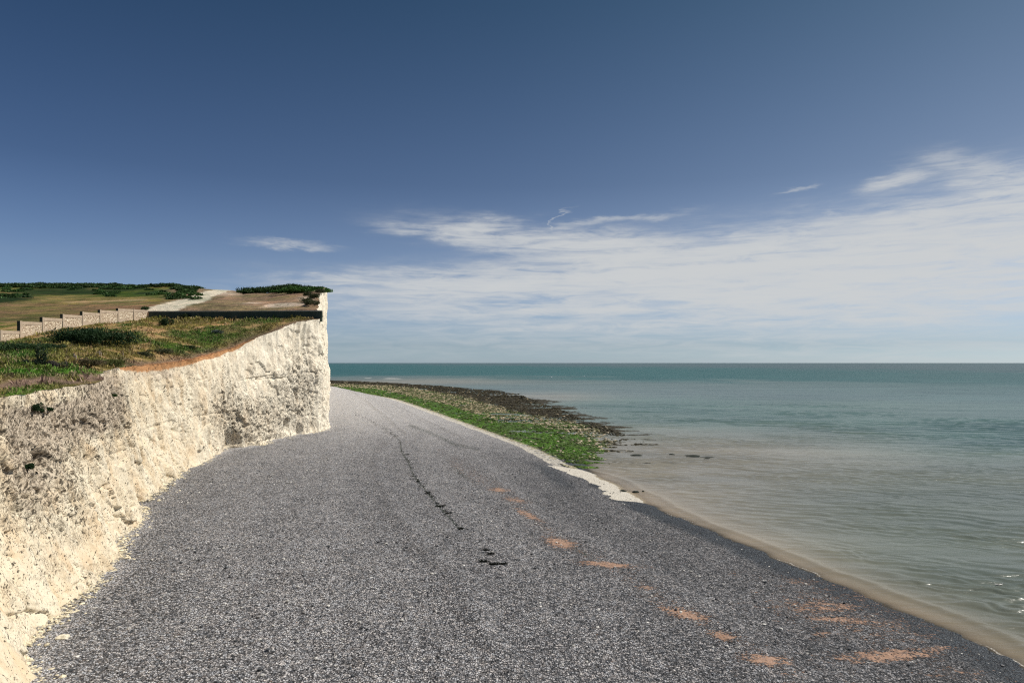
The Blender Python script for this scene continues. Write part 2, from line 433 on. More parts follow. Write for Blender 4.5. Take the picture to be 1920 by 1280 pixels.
def m_cliff(t):
    P = t.n('ShaderNodeNewGeometry').outputs['Position']
    A = t.n('ShaderNodeAttribute', attribute_name='zone'); S = t.n('ShaderNodeSeparateColor', {0: A.outputs['Color']})
    soil, grey, far, pits = S.outputs[0], S.outputs[1], S.outputs[2], A.outputs['Alpha']
    nA = t.noise(P, .35, 6, .62); nB = t.noise(P, 2.2, 6, .7); nC = t.noise(t.scl(P, 1, .8, .22), .7, 6, .65)
    cr = t.mix(t.step(nA, .3, .7), (.72, .61, .435), (.64, .49, .315))
    cr = t.mix(t.step(nC, .38, .66), (.745, .665, .51), cr)
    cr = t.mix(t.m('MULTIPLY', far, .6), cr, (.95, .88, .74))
    cr = t.mix(t.m('MULTIPLY', t.step(nB, .55, .85), .4), cr, (.62, .48, .32))
    # rusty stains in runs, also painting in soft occlusion shade
    st = t.noise(t.scl(P, .8, .8, .12), 1.0, 5, .6)
    cr = t.mix(t.m('MULTIPLY', t.step(st, .56, .76), .42), cr, (.58, .36, .18))
    gm = t.step(t.m('ADD', grey, t.m('MULTIPLY', t.m('SUBTRACT', nB, .5), .9)), .35, .75)
    cr = t.mix(t.m('MULTIPLY', gm, .8), cr, t.mix(t.noise(P, 7, 4, .7), (.36, .29, .22), (.66, .56, .44)))
    sm = t.step(t.m('ADD', soil, t.m('MULTIPLY', t.m('SUBTRACT', nB, .5), .55)), .35, .62)
    cr = t.mix(sm, cr, t.mix(nB, (.34, .15, .06), (.58, .33, .16)))
    # flint nodules and pits: dark stone colour plus painted pit shade, in slanting rows
    PR = t.scl(P, 1.0, 1.0, 1.0, (radians(38), 0, 0)); PS = t.scl(PR, 1.0, 2.1, .75)
    W = t.n('ShaderNodeVectorMath', {0: PS, 1: t.n('ShaderNodeVectorMath', {0: t.noise(P, 2.5, 4, out=1), 'Scale': .8}, operation='SCALE').outputs[0]}, operation='ADD').outputs[0]
    v1 = t.vor(W, 2.3); v2 = t.vor(W, 5.2); v3 = t.vor(W, 1.1)
    dn = t.noise(P, .55, 4, .6)
    thr = t.m('ADD', t.m('MULTIPLY', pits, .20), t.m('MULTIPLY', t.m('SUBTRACT', dn, .5), .30))
    f1 = t.step(t.m('SUBTRACT', t.m('ADD', .13, thr), v1), -.01, .04)
    f2 = t.step(t.m('SUBTRACT', t.m('ADD', .18, thr), v2), -.02, .05)
    f3 = t.step(t.m('SUBTRACT', t.m('ADD', .02, t.m('MULTIPLY', thr, .9)), v3), -.02, .05)
    fm = t.m('MAXIMUM', t.m('MAXIMUM', f1, t.m('MULTIPLY', f2, .75)), f3)
    cr = t.mix(t.m('MULTIPLY', fm, .88), cr, (.05, .042, .032))
    crk = t.step(t.vor(t.scl(W, 1, 1, 1), 1.5, 'DISTANCE_TO_EDGE'), 0, .05, 1, 0)
    crk2 = t.step(t.vor(W, 4.2, 'DISTANCE_TO_EDGE'), 0, .07, 1, 0)
    cm = t.m('MULTIPLY', t.m('MAXIMUM', crk, t.m('MULTIPLY', crk2, .6)), t.step(t.m('ADD', t.noise(P, .8, 3), t.m('MULTIPLY', pits, .25)), .5, .75))
    cr = t.mix(t.m('MULTIPLY', cm, .55), cr, (.25, .18, .11))
    fc = t.n('ShaderNodeSeparateColor', {0: t.vor(W, 2.1, out='Color')}).outputs[0]
    hgt = t.m('ADD', t.m('ADD', t.m('MULTIPLY', t.noise(W, 1.6, 8, .66), .7), t.m('MULTIPLY', fc, .12)), t.m('MULTIPLY', fm, -.35))
    hgt = t.m('ADD', hgt, t.m('MULTIPLY', cm, -.22))
    return bsdf(t, cr, .93, bump(t, hgt, .13, 1.0), .15)


def m_land(t):
    P = t.n('ShaderNodeNewGeometry').outputs['Position']
    A = t.n('ShaderNodeAttribute', attribute_name='tint').outputs['Color']
    n = t.noise(P, 1.7, 8, .72); n2 = t.noise(P, .25, 5, .6); n3 = t.noise(P, 9, 3, .7)
    k = t.ramp(n, [(.25, (.45, .5, .4)), (.5, (1, 1, 1)), (.75, (1.6, 1.5, 1.35))])
    col = t.mix(1.0, A, k, 'MULTIPLY')
    k3 = t.ramp(n3, [(.3, (.7, .7, .65)), (.7, (1.3, 1.3, 1.25))])
    col = t.mix(1.0, col, k3, 'MULTIPLY')
    col = t.mix(1.0, col, t.ramp(t.noise(t.scl(P, 1, .6, 1), .16, 7, .7), [(.32, (.42, .5, .42)), (.5, (1, 1, 1)), (.68, (1.5, 1.35, 1.3))]), 'MULTIPLY')
    h = t.m('ADD', t.m('MULTIPLY', n, .8), t.m('MULTIPLY', n3, .25))
    return bsdf(t, col, .95, bump(t, h, .35, .9), .1)


def m_tint(rough=.8, var=.35, sss=0):
    def f(t):
        P = t.n('ShaderNodeNewGeometry').outputs['Position']
        A = t.n('ShaderNodeAttribute', attribute_name='tint').outputs['Color']
        k = t.ramp(t.noise(P, 5, 4, .7), [(.25, (1 - var,) * 3), (.75, (1 + var,) * 3)])
        return bsdf(t, t.mix(1.0, A, k, 'MULTIPLY'), rough, None, .2)
    return f


def m_leaf(t):
    A = t.n('ShaderNodeAttribute', attribute_name='tint').outputs['Color']
    b = bsdf(t, A, .65, None, .25)
    tr = t.n('ShaderNodeBsdfTranslucent', {0: A}).outputs[0]
    return t.n('ShaderNodeMixShader', {0: .22, 1: b, 2: tr}).outputs[0]


def m_reef(t):
    P = t.n('ShaderNodeNewGeometry').outputs['Position']
    A = t.n('ShaderNodeAttribute', attribute_name='tint').outputs['Color']
    n = t.noise(t.scl(P, 1.6, .55, 1), 1.5, 7, .75)
    k = t.ramp(n, [(.3, (.35, .35, .35)), (.52, (1, 1, 1)), (.72, (1.7, 1.65, 1.5))])
    v = t.vor(P, 2.2)
    h = t.m('ADD', t.m('MULTIPLY', n, .6), t.m('MULTIPLY', t.m('SUBTRACT', 1.0, v), .4))
    return bsdf(t, t.mix(1.0, A, k, 'MULTIPLY'), .7, bump(t, h, .35, 1), .3)


def m_sea(t):
    P = t.n('ShaderNodeNewGeometry').outputs['Position']
    A = t.n('ShaderNodeAttribute', attribute_name='tint'); body = A.outputs['Color']
    B = t.n('ShaderNodeAttribute', attribute_name='shore'); S = t.n('ShaderNodeSeparateColor', {0: B.outputs['Color']})
    foam, thin, calm = S.outputs
    # wind ripples with long crests along the line of the shore
    R = radians(-14)
    r1 = t.noise(t.scl(P, .16, 1.0, 1, (0, 0, R)), .85, 5, .62, .3)
    r2 = t.noise(t.scl(P, .42, 1.0, 1, (0, 0, radians(-26))), 2.6, 4, .6)
    r3 = t.noise(t.scl(P, .10, .55, 1, (0, 0, radians(-8))), .33, 3, .55)
    h = t.m('ADD', t.m('ADD', t.m('MULTIPLY', r1, .34), t.m('MULTIPLY', r2, .085)), t.m('MULTIPLY', r3, .5))
    h = t.m('MULTIPLY', h, calm)
    big = t.noise(t.scl(P, .25, 1, 1), .05, 5, .6)
    body = t.mix(1.0, body, t.ramp(big, [(.3, (.85, .89, .90)), (.7, (1.5, 1.46, 1.40))]), 'MULTIPLY')
    fine = t.noise(t.scl(P, .5, 1.4, 1), 4.0, 5, .8)
    fm = t.step(t.m('ADD', foam, t.m('MULTIPLY', t.m('SUBTRACT', fine, .5), .9)), .45, .8)
    col = t.mix(t.m('MULTIPLY', fm, .85), body, (.72, .70, .64))
    far = B.outputs['Alpha']
    water = bsdf(t, col, t.m('ADD', .27, t.m('MULTIPLY', far, .10)), bump(t, h, 1.0, 1.0), t.m('SUBTRACT', .48, t.m('MULTIPLY', far, .32)), IOR=1.333)
    tr = t.n('ShaderNodeBsdfTransparent', {0: (.86, .84, .78, 1)}).outputs[0]
    tk = t.m('MULTIPLY', thin, t.m('SUBTRACT', 1.0, fm))
    return t.n('ShaderNodeMixShader', {0: tk, 1: water, 2: tr}).outputs[0]


def m_flint(t):
    P = t.n('ShaderNodeTexCoord').outputs['Object']
    c = t.n('ShaderNodeSeparateColor', {0: t.vor(P, 5.5, out='Color')}); d = t.vor(P, 5.5)
    col = t.ramp(c.outputs[0], [(0, (.36, .28, .20)), (.2, (.56, .46, .33)), (.7, (.72, .62, .46)), (1, (.85, .77, .62))])
    col = t.mix(t.step(d, .42, .6), col, (.36, .27, .19))
    return bsdf(t, col, .85, bump(t, t.m('SUBTRACT', 1.0, d), .06, 1), .25)


def m_conc(a, b, sc_=1.3):
    def f(t):
        P = t.n('ShaderNodeTexCoord').outputs['Object']
        n = t.noise(P, sc_, 8, .7); n2 = t.noise(t.scl(P, 3, 3, .5), 1.2, 5, .6)
        col = t.mix(t.step(n, .3, .7), a, b)
        col = t.mix(t.m('MULTIPLY', t.step(n2, .55, .8), .45), col, (.12, .10, .08))
        col = t.mix(t.step(t.vor(P, 3.0), .02, .12, .35, 0), col, (.7, .65, .55))
        return bsdf(t, col, .9, bump(t, t.noise(P, 14, 5, .7), .02, .8), .2)
    return f


M = {}
M['shingle'] = mat('shingle', m_shingle); M['cliff'] = mat('chalk_face', m_cliff); M['land'] = mat('turf', m_land)
M['leaf'] = mat('leaf', m_leaf); M['rock'] = mat('rock', m_tint(.75, .4)); M['reef'] = mat('reef', m_reef); M['sea'] = mat('sea_water', m_sea)
M['flint'] = mat('flint_panel', m_flint)
M['render'] = mat('cement_render', m_conc((.38, .30, .22), (.50, .40, .30)))
M['end_shade'] = mat('painted_shade_render', m_conc((.035, .045, .035), (.07, .08, .06), 2))  # near-black render: shade of the pier ends put into the colour
M['dark'] = mat('weathered_concrete', m_conc((.035, .055, .042), (.075, .095, .075), .5))
M['cope'] = mat('coping_concrete', m_conc((.36, .35, .31), (.5, .47, .4)))
M['wood'] = mat('post_wood', m_conc((.30, .24, .18), (.5, .42, .34), 6))
M['white'] = mat('white_feather', lambda t: bsdf(t, t.mix(t.noise(t.n('ShaderNodeTexCoord').outputs['Object'], 6, 3), (.72, .72, .7), (.86, .86, .84)), .6))
M['weed'] = mat('seaweed', m_tint(.8, .6))

# ------------------------------------------------------------------ cliff
ysamp = [-30.0]
while ysamp[-1] < 690:
    y = ysamp[-1]
    ysamp.append(y + (.5 if y < 20 else .085 if y < 62 else .11 if y < 124 else .11 * (y / 124) ** 2.2 if y < 420 else 4))
ys = np.array(ysamp)
ny = len(ys)
NW = 170
wv = np.linspace(0, 1, NW)
fx = foot(ys) + .35 * fbm(ys * .5, 1.7, 0, 3, 31) + .2 * fbm(ys * 2.2, 4.1, 0, 2, 32)
ex = edge_x(ys); ez = edgez(ys) + .10 * fbm(ys * .9, 2.2, 0, 3, 33)
bz = beach_z(fx, ys) - .8
Yg = np.repeat(ys[:, None], NW, 1); Wg = np.repeat(wv[None], ny, 0)
prof = Wg ** .92                          # steep, leaning a little back at the top
Zg = ez[:, None] + (bz - ez)[:, None] * Wg
Xg = ex[:, None] + (fx - ex)[:, None] * (.55 * prof + .45 * Wg ** 2.2)
dl = (ez - bz)[:, None] * Wg              # metres below the edge
tx = np.gradient(foot(ys), ys); nrm = np.sqrt(1 + tx ** 2); nx, nyy = 1 / nrm, -tx / nrm
a = Yg; z = Zg
rA = a * .8 + z * .6; rB = -a * .6 + z * .8
small = ss(20, 60, Yg) * 0 + 1
farf = ss(112, 125, Yg)
disp = .95 * fbm(a * .13, z * .05, 0, 3, 41) + .28 * fbm(a * .55, z * .22, 0, 3, 42) + .42 * (ridged(rA * .35, rB * .16, 0, 3, 43) - .3) * .6
bl = fbm(a * .10, z * .12, 5, 3, 44)      # where the face is broken and where it is smooth
brk = ss(.0, .4, bl)
u, v = project(Xg, Yg, Zg)
zone_block = np.clip(ell(u, v, 480, 790, 55, 55) + ell(u, v, 565, 735, 45, 75) + ell(u, v, 420, 770, 40, 60) * .6 + ell(u, v, 60, 880, 90, 110) + ell(u, v, 130, 790, 120, 50) + ell(u, v, 160, 740, 60, 40), 0, 1)
brk = np.clip(brk * .55 + zone_block, 0, 1)
wa = a + .5 * fbm(a * .8, z * .8, 0, 3, 55); wz = z + .4 * fbm(a * .8, z * .8, 3, 3, 56)
h1, k1 = cells(wa * .42, wz * .30, 5); h2, k2 = cells(wa * 1.1 + .3 * wz, wz * .85, 6); h3, k3 = cells(wa * 2.7 + wz * .8, wz * 2.0, 8)
soft = 1 - .45 * ss(60, 95, Yg) * (1 - .9 * zone_block)
disp += (.30 * ridged(a * .30 + .5 * fbm(a * .1, z * .1, 0, 2, 58), z * .05, 0, 2, 59) + .12 * ridged(a * .9, z * .12, 0, 2, 60)) * ss(.2, .7, 1 - zone_block * .6)
disp += .16 * h1 - .16 * (1 - ss(0, .07, k1)) * ss(-.2, .3, fbm(a * .3, z * .3, 4, 2, 57)) + soft * (.05 + .12 * brk) * h2 + soft * (.02 + .07 * brk) * h3 - soft * (.04 + .09 * brk) * (1 - ss(0, .10, k2)) - .05 * brk * (1 - ss(0, .15, k3))
disp += soft * brk * (.16 * ridged(rA * 1.1, rB * .55, 0, 3, 45)) + .03 * fbm(a * 4.5, z * 3.5, 0, 2, 47)
# bedding ledges
disp -= .22 * np.exp(-((z - 12.6 - .05 * (a - 100) + .25 * fbm(a * .3, 1, 0, 3, 48)) / .10) ** 2) * ss(96, 102, a) * ss(-.4, .2, fbm(a * .25, 2, 0, 2, 49)) + .12 * np.exp(-((z - 8.3 + .3 * fbm(a * .2, 6, 0, 3, 52)) / .12) ** 2) * ss(-.1, .3, fbm(a * .15, 5, 0, 2, 53))
# gullies and small caves
for (y0, sy, z0, sz, dep) in [(58.5, 1.3, 6, 30, -1.1), (57.2, .35, 10.8, 1.7, -.9), (94.5, 1.5, 3.6, 2.0, -2.6), (98.2, 1.0, 3.4, 1.2, -1.5), (110.5, 1.3, 4.6, 1.2, -1.4), (113.6, .8, 3.4, .9, -1.1),
                              (117.3, .7, 4.4, 1.6, -.9), (87, .5, 5, 1.2, -.5), (49.6, .6, 10.8, .6, -.9), (38, .7, 9.4, .55, -1.0), (41.5, .5, 9.2, .4, -.7), (34.0, .5, 7.6, .45, -.8), (63, .5, 6.2, 1.0, -.6),
                              (33.2, 1.0, 3.8, 3, -.5), (29.8, .4, 5.2, 1.5, -.4), (103.5, .7, 12.5, .35, -.6), (108, 2.2, 12.6, .25, -.5), (104, 2.0, 3.2, .5, -.8)]:
    disp += dep * np.exp(-((a - y0 - .15 * (z - z0) * .3) / sy) ** 2 - ((z - z0) / sz) ** 2 * (1 + 0 * z))
for k in range(46):
    y0, z0 = rng.uniform(26, 58), rng.uniform(4, 12); sy = rng.uniform(.10, .32)
    disp -= rng.uniform(.25, .6) * np.exp(-((a - y0 - .5 * (z - z0)) / sy) ** 2 - ((z - z0) / (sy * rng.uniform(.5, 1.2))) ** 2)
for k in range(70):
    y0, z0 = rng.uniform(58, 121), rng.uniform(3.5, 17); sy = rng.uniform(.15, .45)
    disp -= rng.uniform(.1, .35) * np.exp(-((a - y0 + .6 * (z - z0)) / sy) ** 2 - ((z - z0) / (sy * rng.uniform(.4, 1.6))) ** 2)
fade = 1 - np.exp(-dl / 1.3)
disp = disp * fade + .5 * np.exp(-((Yg - 300) / 40) ** 2) * np.exp(-((z - 12) / 6) ** 2) * 3
top = np.exp(-dl / .5)
Xg = Xg + disp * nx[:, None] + .12 * top * fbm(a * 3, z * 3, 0, 2, 50)
Yg2 = Yg + disp * nyy[:, None] * .6
P = np.stack([Xg, Yg2, Zg], -1)
u, v = project(Xg, Yg, Zg)
edge_n = .6 * fbm(a * .5, z * .2, 0, 3, 51)
sw = .12 + .75 * ss(58, 72, Yg) * (1 - ss(96, 104, Yg)) * (.65 + .9 * fbm(a * .22, 8, 0, 3, 54))
soil = np.exp(-(dl / np.maximum(sw, .1)) ** 2) * (.35 + .6 * ss(58, 72, Yg) * (1 - ss(98, 106, Yg))) + .8 * np.clip(edge_n, 0, 1) * np.exp(-dl / 1.2) * ss(60, 70, Yg)
soil = np.clip(soil, 0, 1)
grey = np.clip(zone_block * .22 + ell(u, v, 60, 880, 80, 120) * .5 + ell(u, v, 110, 780, 130, 45, 0) * .55 + ell(u, v, 190, 745, 45, 50) * .8 + ell(u, v, 300, 700, 90, 22) * .6 - ell(u, v, 100, 745, 60, 10, -8) * 1.2, 0, 1)
pits = np.clip(.18 + .75 * zone_block + .3 * brk * (1 - farf), 0, 1) * (1 - .5 * ss(60, 100, Yg) * (1 - zone_block))
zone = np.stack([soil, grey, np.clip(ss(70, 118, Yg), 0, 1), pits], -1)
cliff = grid('cliff', P, M['cliff'], {'zone': zone}, flip=True)
tag(cliff, kind='structure')

# ------------------------------------------------------------------ cliff-top land
tg = np.concatenate([[0], .12 * 1.0 * np.arange(1, 30), 3.5 * (1.026 ** np.arange(0, 205))]); tg = tg[tg < 480]
yl = ys[::2]
Xl = edge_x(yl)[:, None] + .03 - tg[None]; Yl = np.repeat(yl[:, None], len(tg), 1)
Zl = land_z(Xl, Yl)
Zl[:, 0] = np.interp(yl, ys, ez) - .05; Zl[:, 0] += .07
tt = np.repeat(tg[None], len(yl), 0)
u, v = project(Xl, Yl, Zl)
n1 = fbm(Xl * .11, Yl * .11, 0, 4, 61); n2 = fbm(Xl * .5, Yl * .5, 0, 3, 62); n3 = fbm(Xl * .03, Yl * .03, 0, 3, 63)
GR = np.array([.075, .13, .022]); OL = np.array([.19, .165, .045]); TAN = np.array([.36, .24, .125]); BR = np.array([.22, .135, .085]); DG = np.array([.018, .036, .012]); WH = np.array([.66, .60, .50])
c = mixc(np.broadcast_to(OL, Xl.shape + (3,)), GR, ss(-.1, .3, n1))
c = mixc(c, TAN, ss(.05, .35, n2 + .4 * n3) * .8)
near = Yl < 124
# hummocky grass between the edge and the walls
c = mixc(c, TAN, near * np.clip(ell(u, v, 300, 615, 80, 14) + ell(u, v, 255, 625, 40, 8) + ell(u, v, 420, 612, 80, 7) + ell(u, v, 110, 628, 40, 6, -12), 0, 1) * ss(-.35, .15, n2))
c = mixc(c, np.array([.06, .12, .02]), near * np.clip(ell(u, v, 60, 700, 120, 10) + ell(u, v, 60, 742, 70, 8) * .7 + ell(u, v, 440, 632, 90, 14) * .7 + ell(u, v, 40, 665, 60, 16), 0, 1))
c = mixc(c, np.array([.25, .17, .13]), near * np.clip(ell(u, v, 110, 713, 125, 9, -5, 4) * 1.6, 0, 1) * ss(-.6, -.1, n2))
c = mixc(c, np.array([.09, .20, .025]), near * np.clip(ell(u, v, 40, 697, 110, 5, 0, 4) + .8 * ell(u, v, 40, 735, 60, 5, -8) + .7 * ell(u, v, 150, 697, 90, 3.5, 3), 0, 1) * ss(-.6, 0, n2))
c = mixc(c, np.array([.20, .135, .10]), near * np.exp(-(tt / 1.6) ** 2) * ss(62, 72, Yl) * .95)
c = mixc(c, np.array([.42, .20, .09]), np.exp(-(tt / .3) ** 2) * ss(70, 78, Yl) * (1 - ss(98, 104, Yl)))
# slope behind the stone wall
bk = ((Yl > 126) | (u < 277)) & (v < 605)
inl = bk & (Xl < -66)
hill = inl & (Yl > 100)
c = mixc(c, BR, hill * ss(556, 572, v + 14 * n1 + 6 * n2) * (1 - .5 * ss(-.1, .3, n1)))
c = mixc(c, np.array([.16, .15, .05]), hill * ell(u, v, 90, 580, 90, 12) * ss(-.3, .1, n2) * .8)
c = mixc(c, GR * .6, hill * np.clip(ell(u, v, 250, 552, 160, 9) + ell(u, v, 60, 592, 80, 3) * .7, 0, 1))
c = mixc(c, DG, hill * np.clip(ell(u, v, 0, 560, 70, 8, -3, 4) * 1.5, 0, 1))
c = mixc(c, GR * .6, hill * (v < 550) * ss(-.5, .1, n1) * .85)
c = mixc(c, DG, hill * (v < 556) * ss(.05, .25, fbm(Xl * .05, Yl * .025, 0, 4, 67)) * .9)
c = mixc(c, np.array([.24, .18, .08]), hill * (v < 562) * ss(.1, .35, fbm(Xl * .04, Yl * .03, 0, 4, 68)) * .6)
plat = (Yl > 125) & (u > 300) & (v > 541)
c = mixc(c, np.array([.27, .185, .13]), plat * ss(310, 335, u) * .95)
c = mixc(c, np.array([.20, .17, .085]), plat * ss(-.1, .3, fbm(Xl * .08, Yl * .3, 0, 3, 64)) * .7)
c = mixc(c, np.array([.13, .085, .065]), plat * ss(.2, .4, fbm(Xl * .12, Yl * .6, 0, 3, 66)) * .8)
c = mixc(c, np.array([.52, .43, .36]), plat * np.clip(ell(u, v, 530, 572, 50, 4, -3, 4) + ell(u, v, 575, 560, 14, 4) + ell(u, v, 470, 568, 22, 1.5) + ell(u, v, 425, 551, 25, 4) * .8, 0, 1) * ss(-.5, -.1, n2))
pathp = [(262, 583), (300, 570), (340, 561), (368, 552), (384, 546), (405, 543), (440, 543), (424, 547), (402, 554), (392, 563), (352, 573), (333, 583)]
pm = poly(u + 4 * n2, v + 1.2 * n2, pathp) & (Yl > 124)
c = mixc(c, WH, pm * .95)
c = mixc(c, np.array([.40, .30, .20]), ((np.abs(v - (566 - .035 * (u - 150))) < 1.2) & hill & (u > 120) & (u < 275)) * .5)
c = np.clip(c, .004, .9)
land = grid('ground', np.stack([Xl, Yl, Zl], -1), M['land'], {'tint': c})
tag(land, kind='structure')
LC = c

# ------------------------------------------------------------------ shingle beach
yb = [-30.0]
while yb[-1] < 440: yb.append(yb[-1] + (.6 if yb[-1] < 18 else max(.16, yb[-1] ** 2 / 19200 * .9)))
yb = np.array(yb); ub = np.linspace(0, 1, 460)
x0 = foot(yb) - 6; x1 = toe(yb) + 14
Xb = x0[:, None] + (x1 - x0)[:, None] * ub[None]; Yb = np.repeat(yb[:, None], len(ub), 1)
Zb = shore_z(Xb, Yb)
db = toe(Yb) - Xb
Zb = Zb + .07 * fbm(Xb * .6, Yb * .3, 0, 4, 71) * ss(-1, 3, db) + .13 * fbm(Xb * .12, Yb * .05, 0, 3, 72) * ss(1, 8, db)
# low storm ridges running with the shore
Dm = foot(Yb)
rel = (Xb - Dm) / np.maximum(toe(Yb) - Dm, 4)
Zb += .16 * np.exp(-((rel - .42 - .02 * fbm(Yb * .03, 1, 0, 2, 73)) / .018) ** 2) + .12 * np.exp(-((rel - .70) / .02) ** 2)
Zb += .03 * fbm(Xb * 3, Yb * 3, 0, 2, 74)
db = db + 10 * swash(Yb) * (1 - ss(86, 98, Yb))
cusp = .0 + .45 * fbm(Yb * .12, 3, 0, 3, 75) + .25 * fbm(Yb * .7, 3, 0, 3, 76)
u, v = project(Xb, Yb, Zb)
sand = np.zeros(u.shape)
for e in [(935, 918, 24, 5, 5, .9), (967, 937, 28, 6, 8, .8), (992, 966, 34, 6, 25, .95), (1050, 1017, 38, 11, 10, 1), (1140, 1058, 60, 6, 4, 1), (1208, 1101, 24, 4, 5, .75), (1285, 1150, 55, 11, 14, 1),
          (1355, 1192, 34, 10, 15, .95), (1435, 1236, 52, 11, 6, 1), (1540, 1138, 110, 16, 0, .66), (1580, 1162, 90, 8, 4, .8), (1510, 1090, 70, 8, 5, .5), (1620, 1120, 60, 8, 5, .5), (1540, 1188, 20, 4, 0, .8), (1665, 1228, 110, 15, -3, .9), (1760, 1215, 60, 8, -3, .6), (1480, 1128, 60, 12, 0, .4), (1395, 1078, 40, 9, 10, .35),
          (1240, 1010, 50, 10, 10, .2), (860, 862, 60, 6, 25, .3), (900, 890, 50, 6, 25, .35), (1500, 1250, 120, 20, 0, .25), (1780, 1262, 80, 14, 0, .4)]:
    sand = np.maximum(sand, ell(u, v, *e[:5]) * e[5])
sand = np.maximum(sand, .34 * np.exp(-(lined(u, v, [(850, 870), (935, 918), (992, 966), (1050, 1017), (1140, 1058), (1285, 1150), (1435, 1236), (1500, 1270)]) / 16) ** 2))
sand = np.maximum(sand, .36 * ell(u, v, 1600, 1150, 190, 60, 12, 4))
wet = np.exp(-(np.clip(db - .2 + cusp, 0, 99) / 3.3) ** 2) * (1 - ss(90, 100, Yb)) * 1.15
wet = np.maximum(wet, .4 * ell(u, v, 1040, 900, 60, 20, 35) + .3 * (Yb < 100) * np.exp(-((db - 5) / 3) ** 2))
wet = np.where(db < 1.2 + cusp, 1.25, wet)
weedm = (.30 + .45 * ss(780, 840, v)) * np.exp(-(lined(u, v, [(622, 751), (666, 776), (691, 788), (716, 799), (734, 813), (750, 826), (753, 847), (766, 866), (775, 891), (787, 904), (806, 929), (825, 951), (845, 972), (862, 992)]) / 3.4) ** 2) + \
    .35 * ell(u, v, 868, 895, 50, 10, 40) + .5 * ell(u, v, 1000, 935, 60, 10, 35) + .6 * ell(u, v, 1090, 1035, 60, 9, 28) + .35 * ell(u, v, 1320, 1170, 90, 12, 20) + .4 * ell(u, v, 1200, 1110, 60, 9, 20) + .62 * np.exp(-(lined(u, v, [(769, 797), (819, 816), (850, 832), (895, 842)]) / 7) ** 2) + .3 * np.exp(-(lined(u, v, [(834, 860), (869, 891), (930, 930)]) / 5) ** 2)
chalk = np.zeros(u.shape)
chalk = np.maximum(chalk, (db < 2.9 + 3 * cusp) * (Yb > 73) * ss(69, 76, Yb) * (1 - ss(94, 99, Yb)) * (1 - ss(0, 1.5, -db)) * 1.0)
chalk = np.maximum(chalk, .56 * (db < 1.7 + .006 * Yb + cusp) * (db > -.8) * ss(92, 98, Yb))
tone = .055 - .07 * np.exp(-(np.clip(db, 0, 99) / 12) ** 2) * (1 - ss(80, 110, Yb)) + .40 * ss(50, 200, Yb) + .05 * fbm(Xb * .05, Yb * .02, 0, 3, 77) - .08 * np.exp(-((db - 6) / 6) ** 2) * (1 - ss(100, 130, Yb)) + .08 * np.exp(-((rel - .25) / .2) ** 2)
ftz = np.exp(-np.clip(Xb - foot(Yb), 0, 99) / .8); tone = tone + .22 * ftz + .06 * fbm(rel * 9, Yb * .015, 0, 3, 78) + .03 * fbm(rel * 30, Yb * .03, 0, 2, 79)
weedm = weedm + .42 * chalk * (Yb < 100)
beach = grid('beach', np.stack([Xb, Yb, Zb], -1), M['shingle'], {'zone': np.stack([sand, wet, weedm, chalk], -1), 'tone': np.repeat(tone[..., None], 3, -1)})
beach.data.polygons.foreach_get
tag(beach, kind='structure')

# ------------------------------------------------------------------ sea
rr = [6.0]
while rr[-1] < 60000:
    r = rr[-1]; rr.append(r + (.6 if r < 30 else max(.1, r * r / 19200 * .5)) if r < 260 else (r + r * r / 19200 if r < 900 else r * 1.08))
rr = np.array(rr); aa = np.radians(np.concatenate([np.linspace(-150, -44, 24), np.linspace(-42, 18, 400), np.linspace(20, 70, 20)]))
R, A_ = np.meshgrid(rr, aa, indexing='ij')
Xs = -R * np.sin(A_); Ys = R * np.cos(A_)          # negative angle = to the right
ds = Xs - toe(np.clip(Ys, -40, 700))               # metres seaward of the toe
nS = fbm(Xs * .02, Ys * .008, 0, 4, 81)
Zs = .09 * np.exp(-((ds - 2.2 - .6 * fbm(Ys * .2, 5, 0, 2, 82)) / .5) ** 2) + .05 * np.exp(-((ds - 5.5 - 1.2 * fbm(Ys * .1, 7, 0, 2, 83)) / .9) ** 2)
Zs = Zs * (R < 110) + .02 * fbm(Xs * .35, Ys * .8, 0, 3, 84) * (R < 160)
ca, sa_ = cos(radians(-17)), sin(radians(-17))
la = Xs * ca + Ys * sa_; lb = -Xs * sa_ + Ys * ca
wl_ = lb + 1.1 * fbm(la * .06, lb * .16, 0, 3, 86)
amp = (.35 + .65 * ss(-.3, .4, fbm(la * .03, lb * .05, 0, 3, 87))) * ss(.3, 7, ds) * (R < 900)
def train(lam, ang, warp, sd):
    a_, c_ = math.sin(ang), math.cos(ang); ph = (lb * c_ + la * a_) * 2 * pi / lam + warp * fbm(la * .35 / lam, lb * .5 / lam, 0, 3, sd) * pi
    return np.sin(ph + .35 * np.cos(ph)) * ss(-.55, .35, fbm(la * .12 / lam, lb * .22 / lam, 0, 2, sd + 40))


w1 = train(2.3, .06, 2.2, 88); w2 = train(1.35, -.10, 2.4, 188) + .7 * train(1.0, .22, 2.6, 288); w4 = train(5.2, .02, 2.2, 388); w3 = fbm(la * .03, wl_ * .12, 0, 2, 92)
lod = 1 - ss(120, 420, R)
Zs = Zs + amp * (.12 * w1 * (1 - ss(200, 420, R)) * (1 - .35 * ss(60, 35, R)) + .085 * w2 * (1 - ss(90, 190, R)) + (.03 + .13 * ss(90, 200, R)) * w4 + .22 * w3 * ss(60, 250, R))
u, v = project(Xs, Ys, 0 * Xs)
TE = np.array([.030, .102, .100]); TE2 = np.array([.085, .140, .122]); GB = np.array([.12, .16, .155]); BE = np.array([.222, .208, .172]); SLT = np.array([.105, .125, .102]); SA = np.array([.33, .25, .16])
vv = v - (u - 1200) * .012 + 5 * nS
c = np.broadcast_to(np.array([.065, .105, .112]), Xs.shape + (3,)).copy()
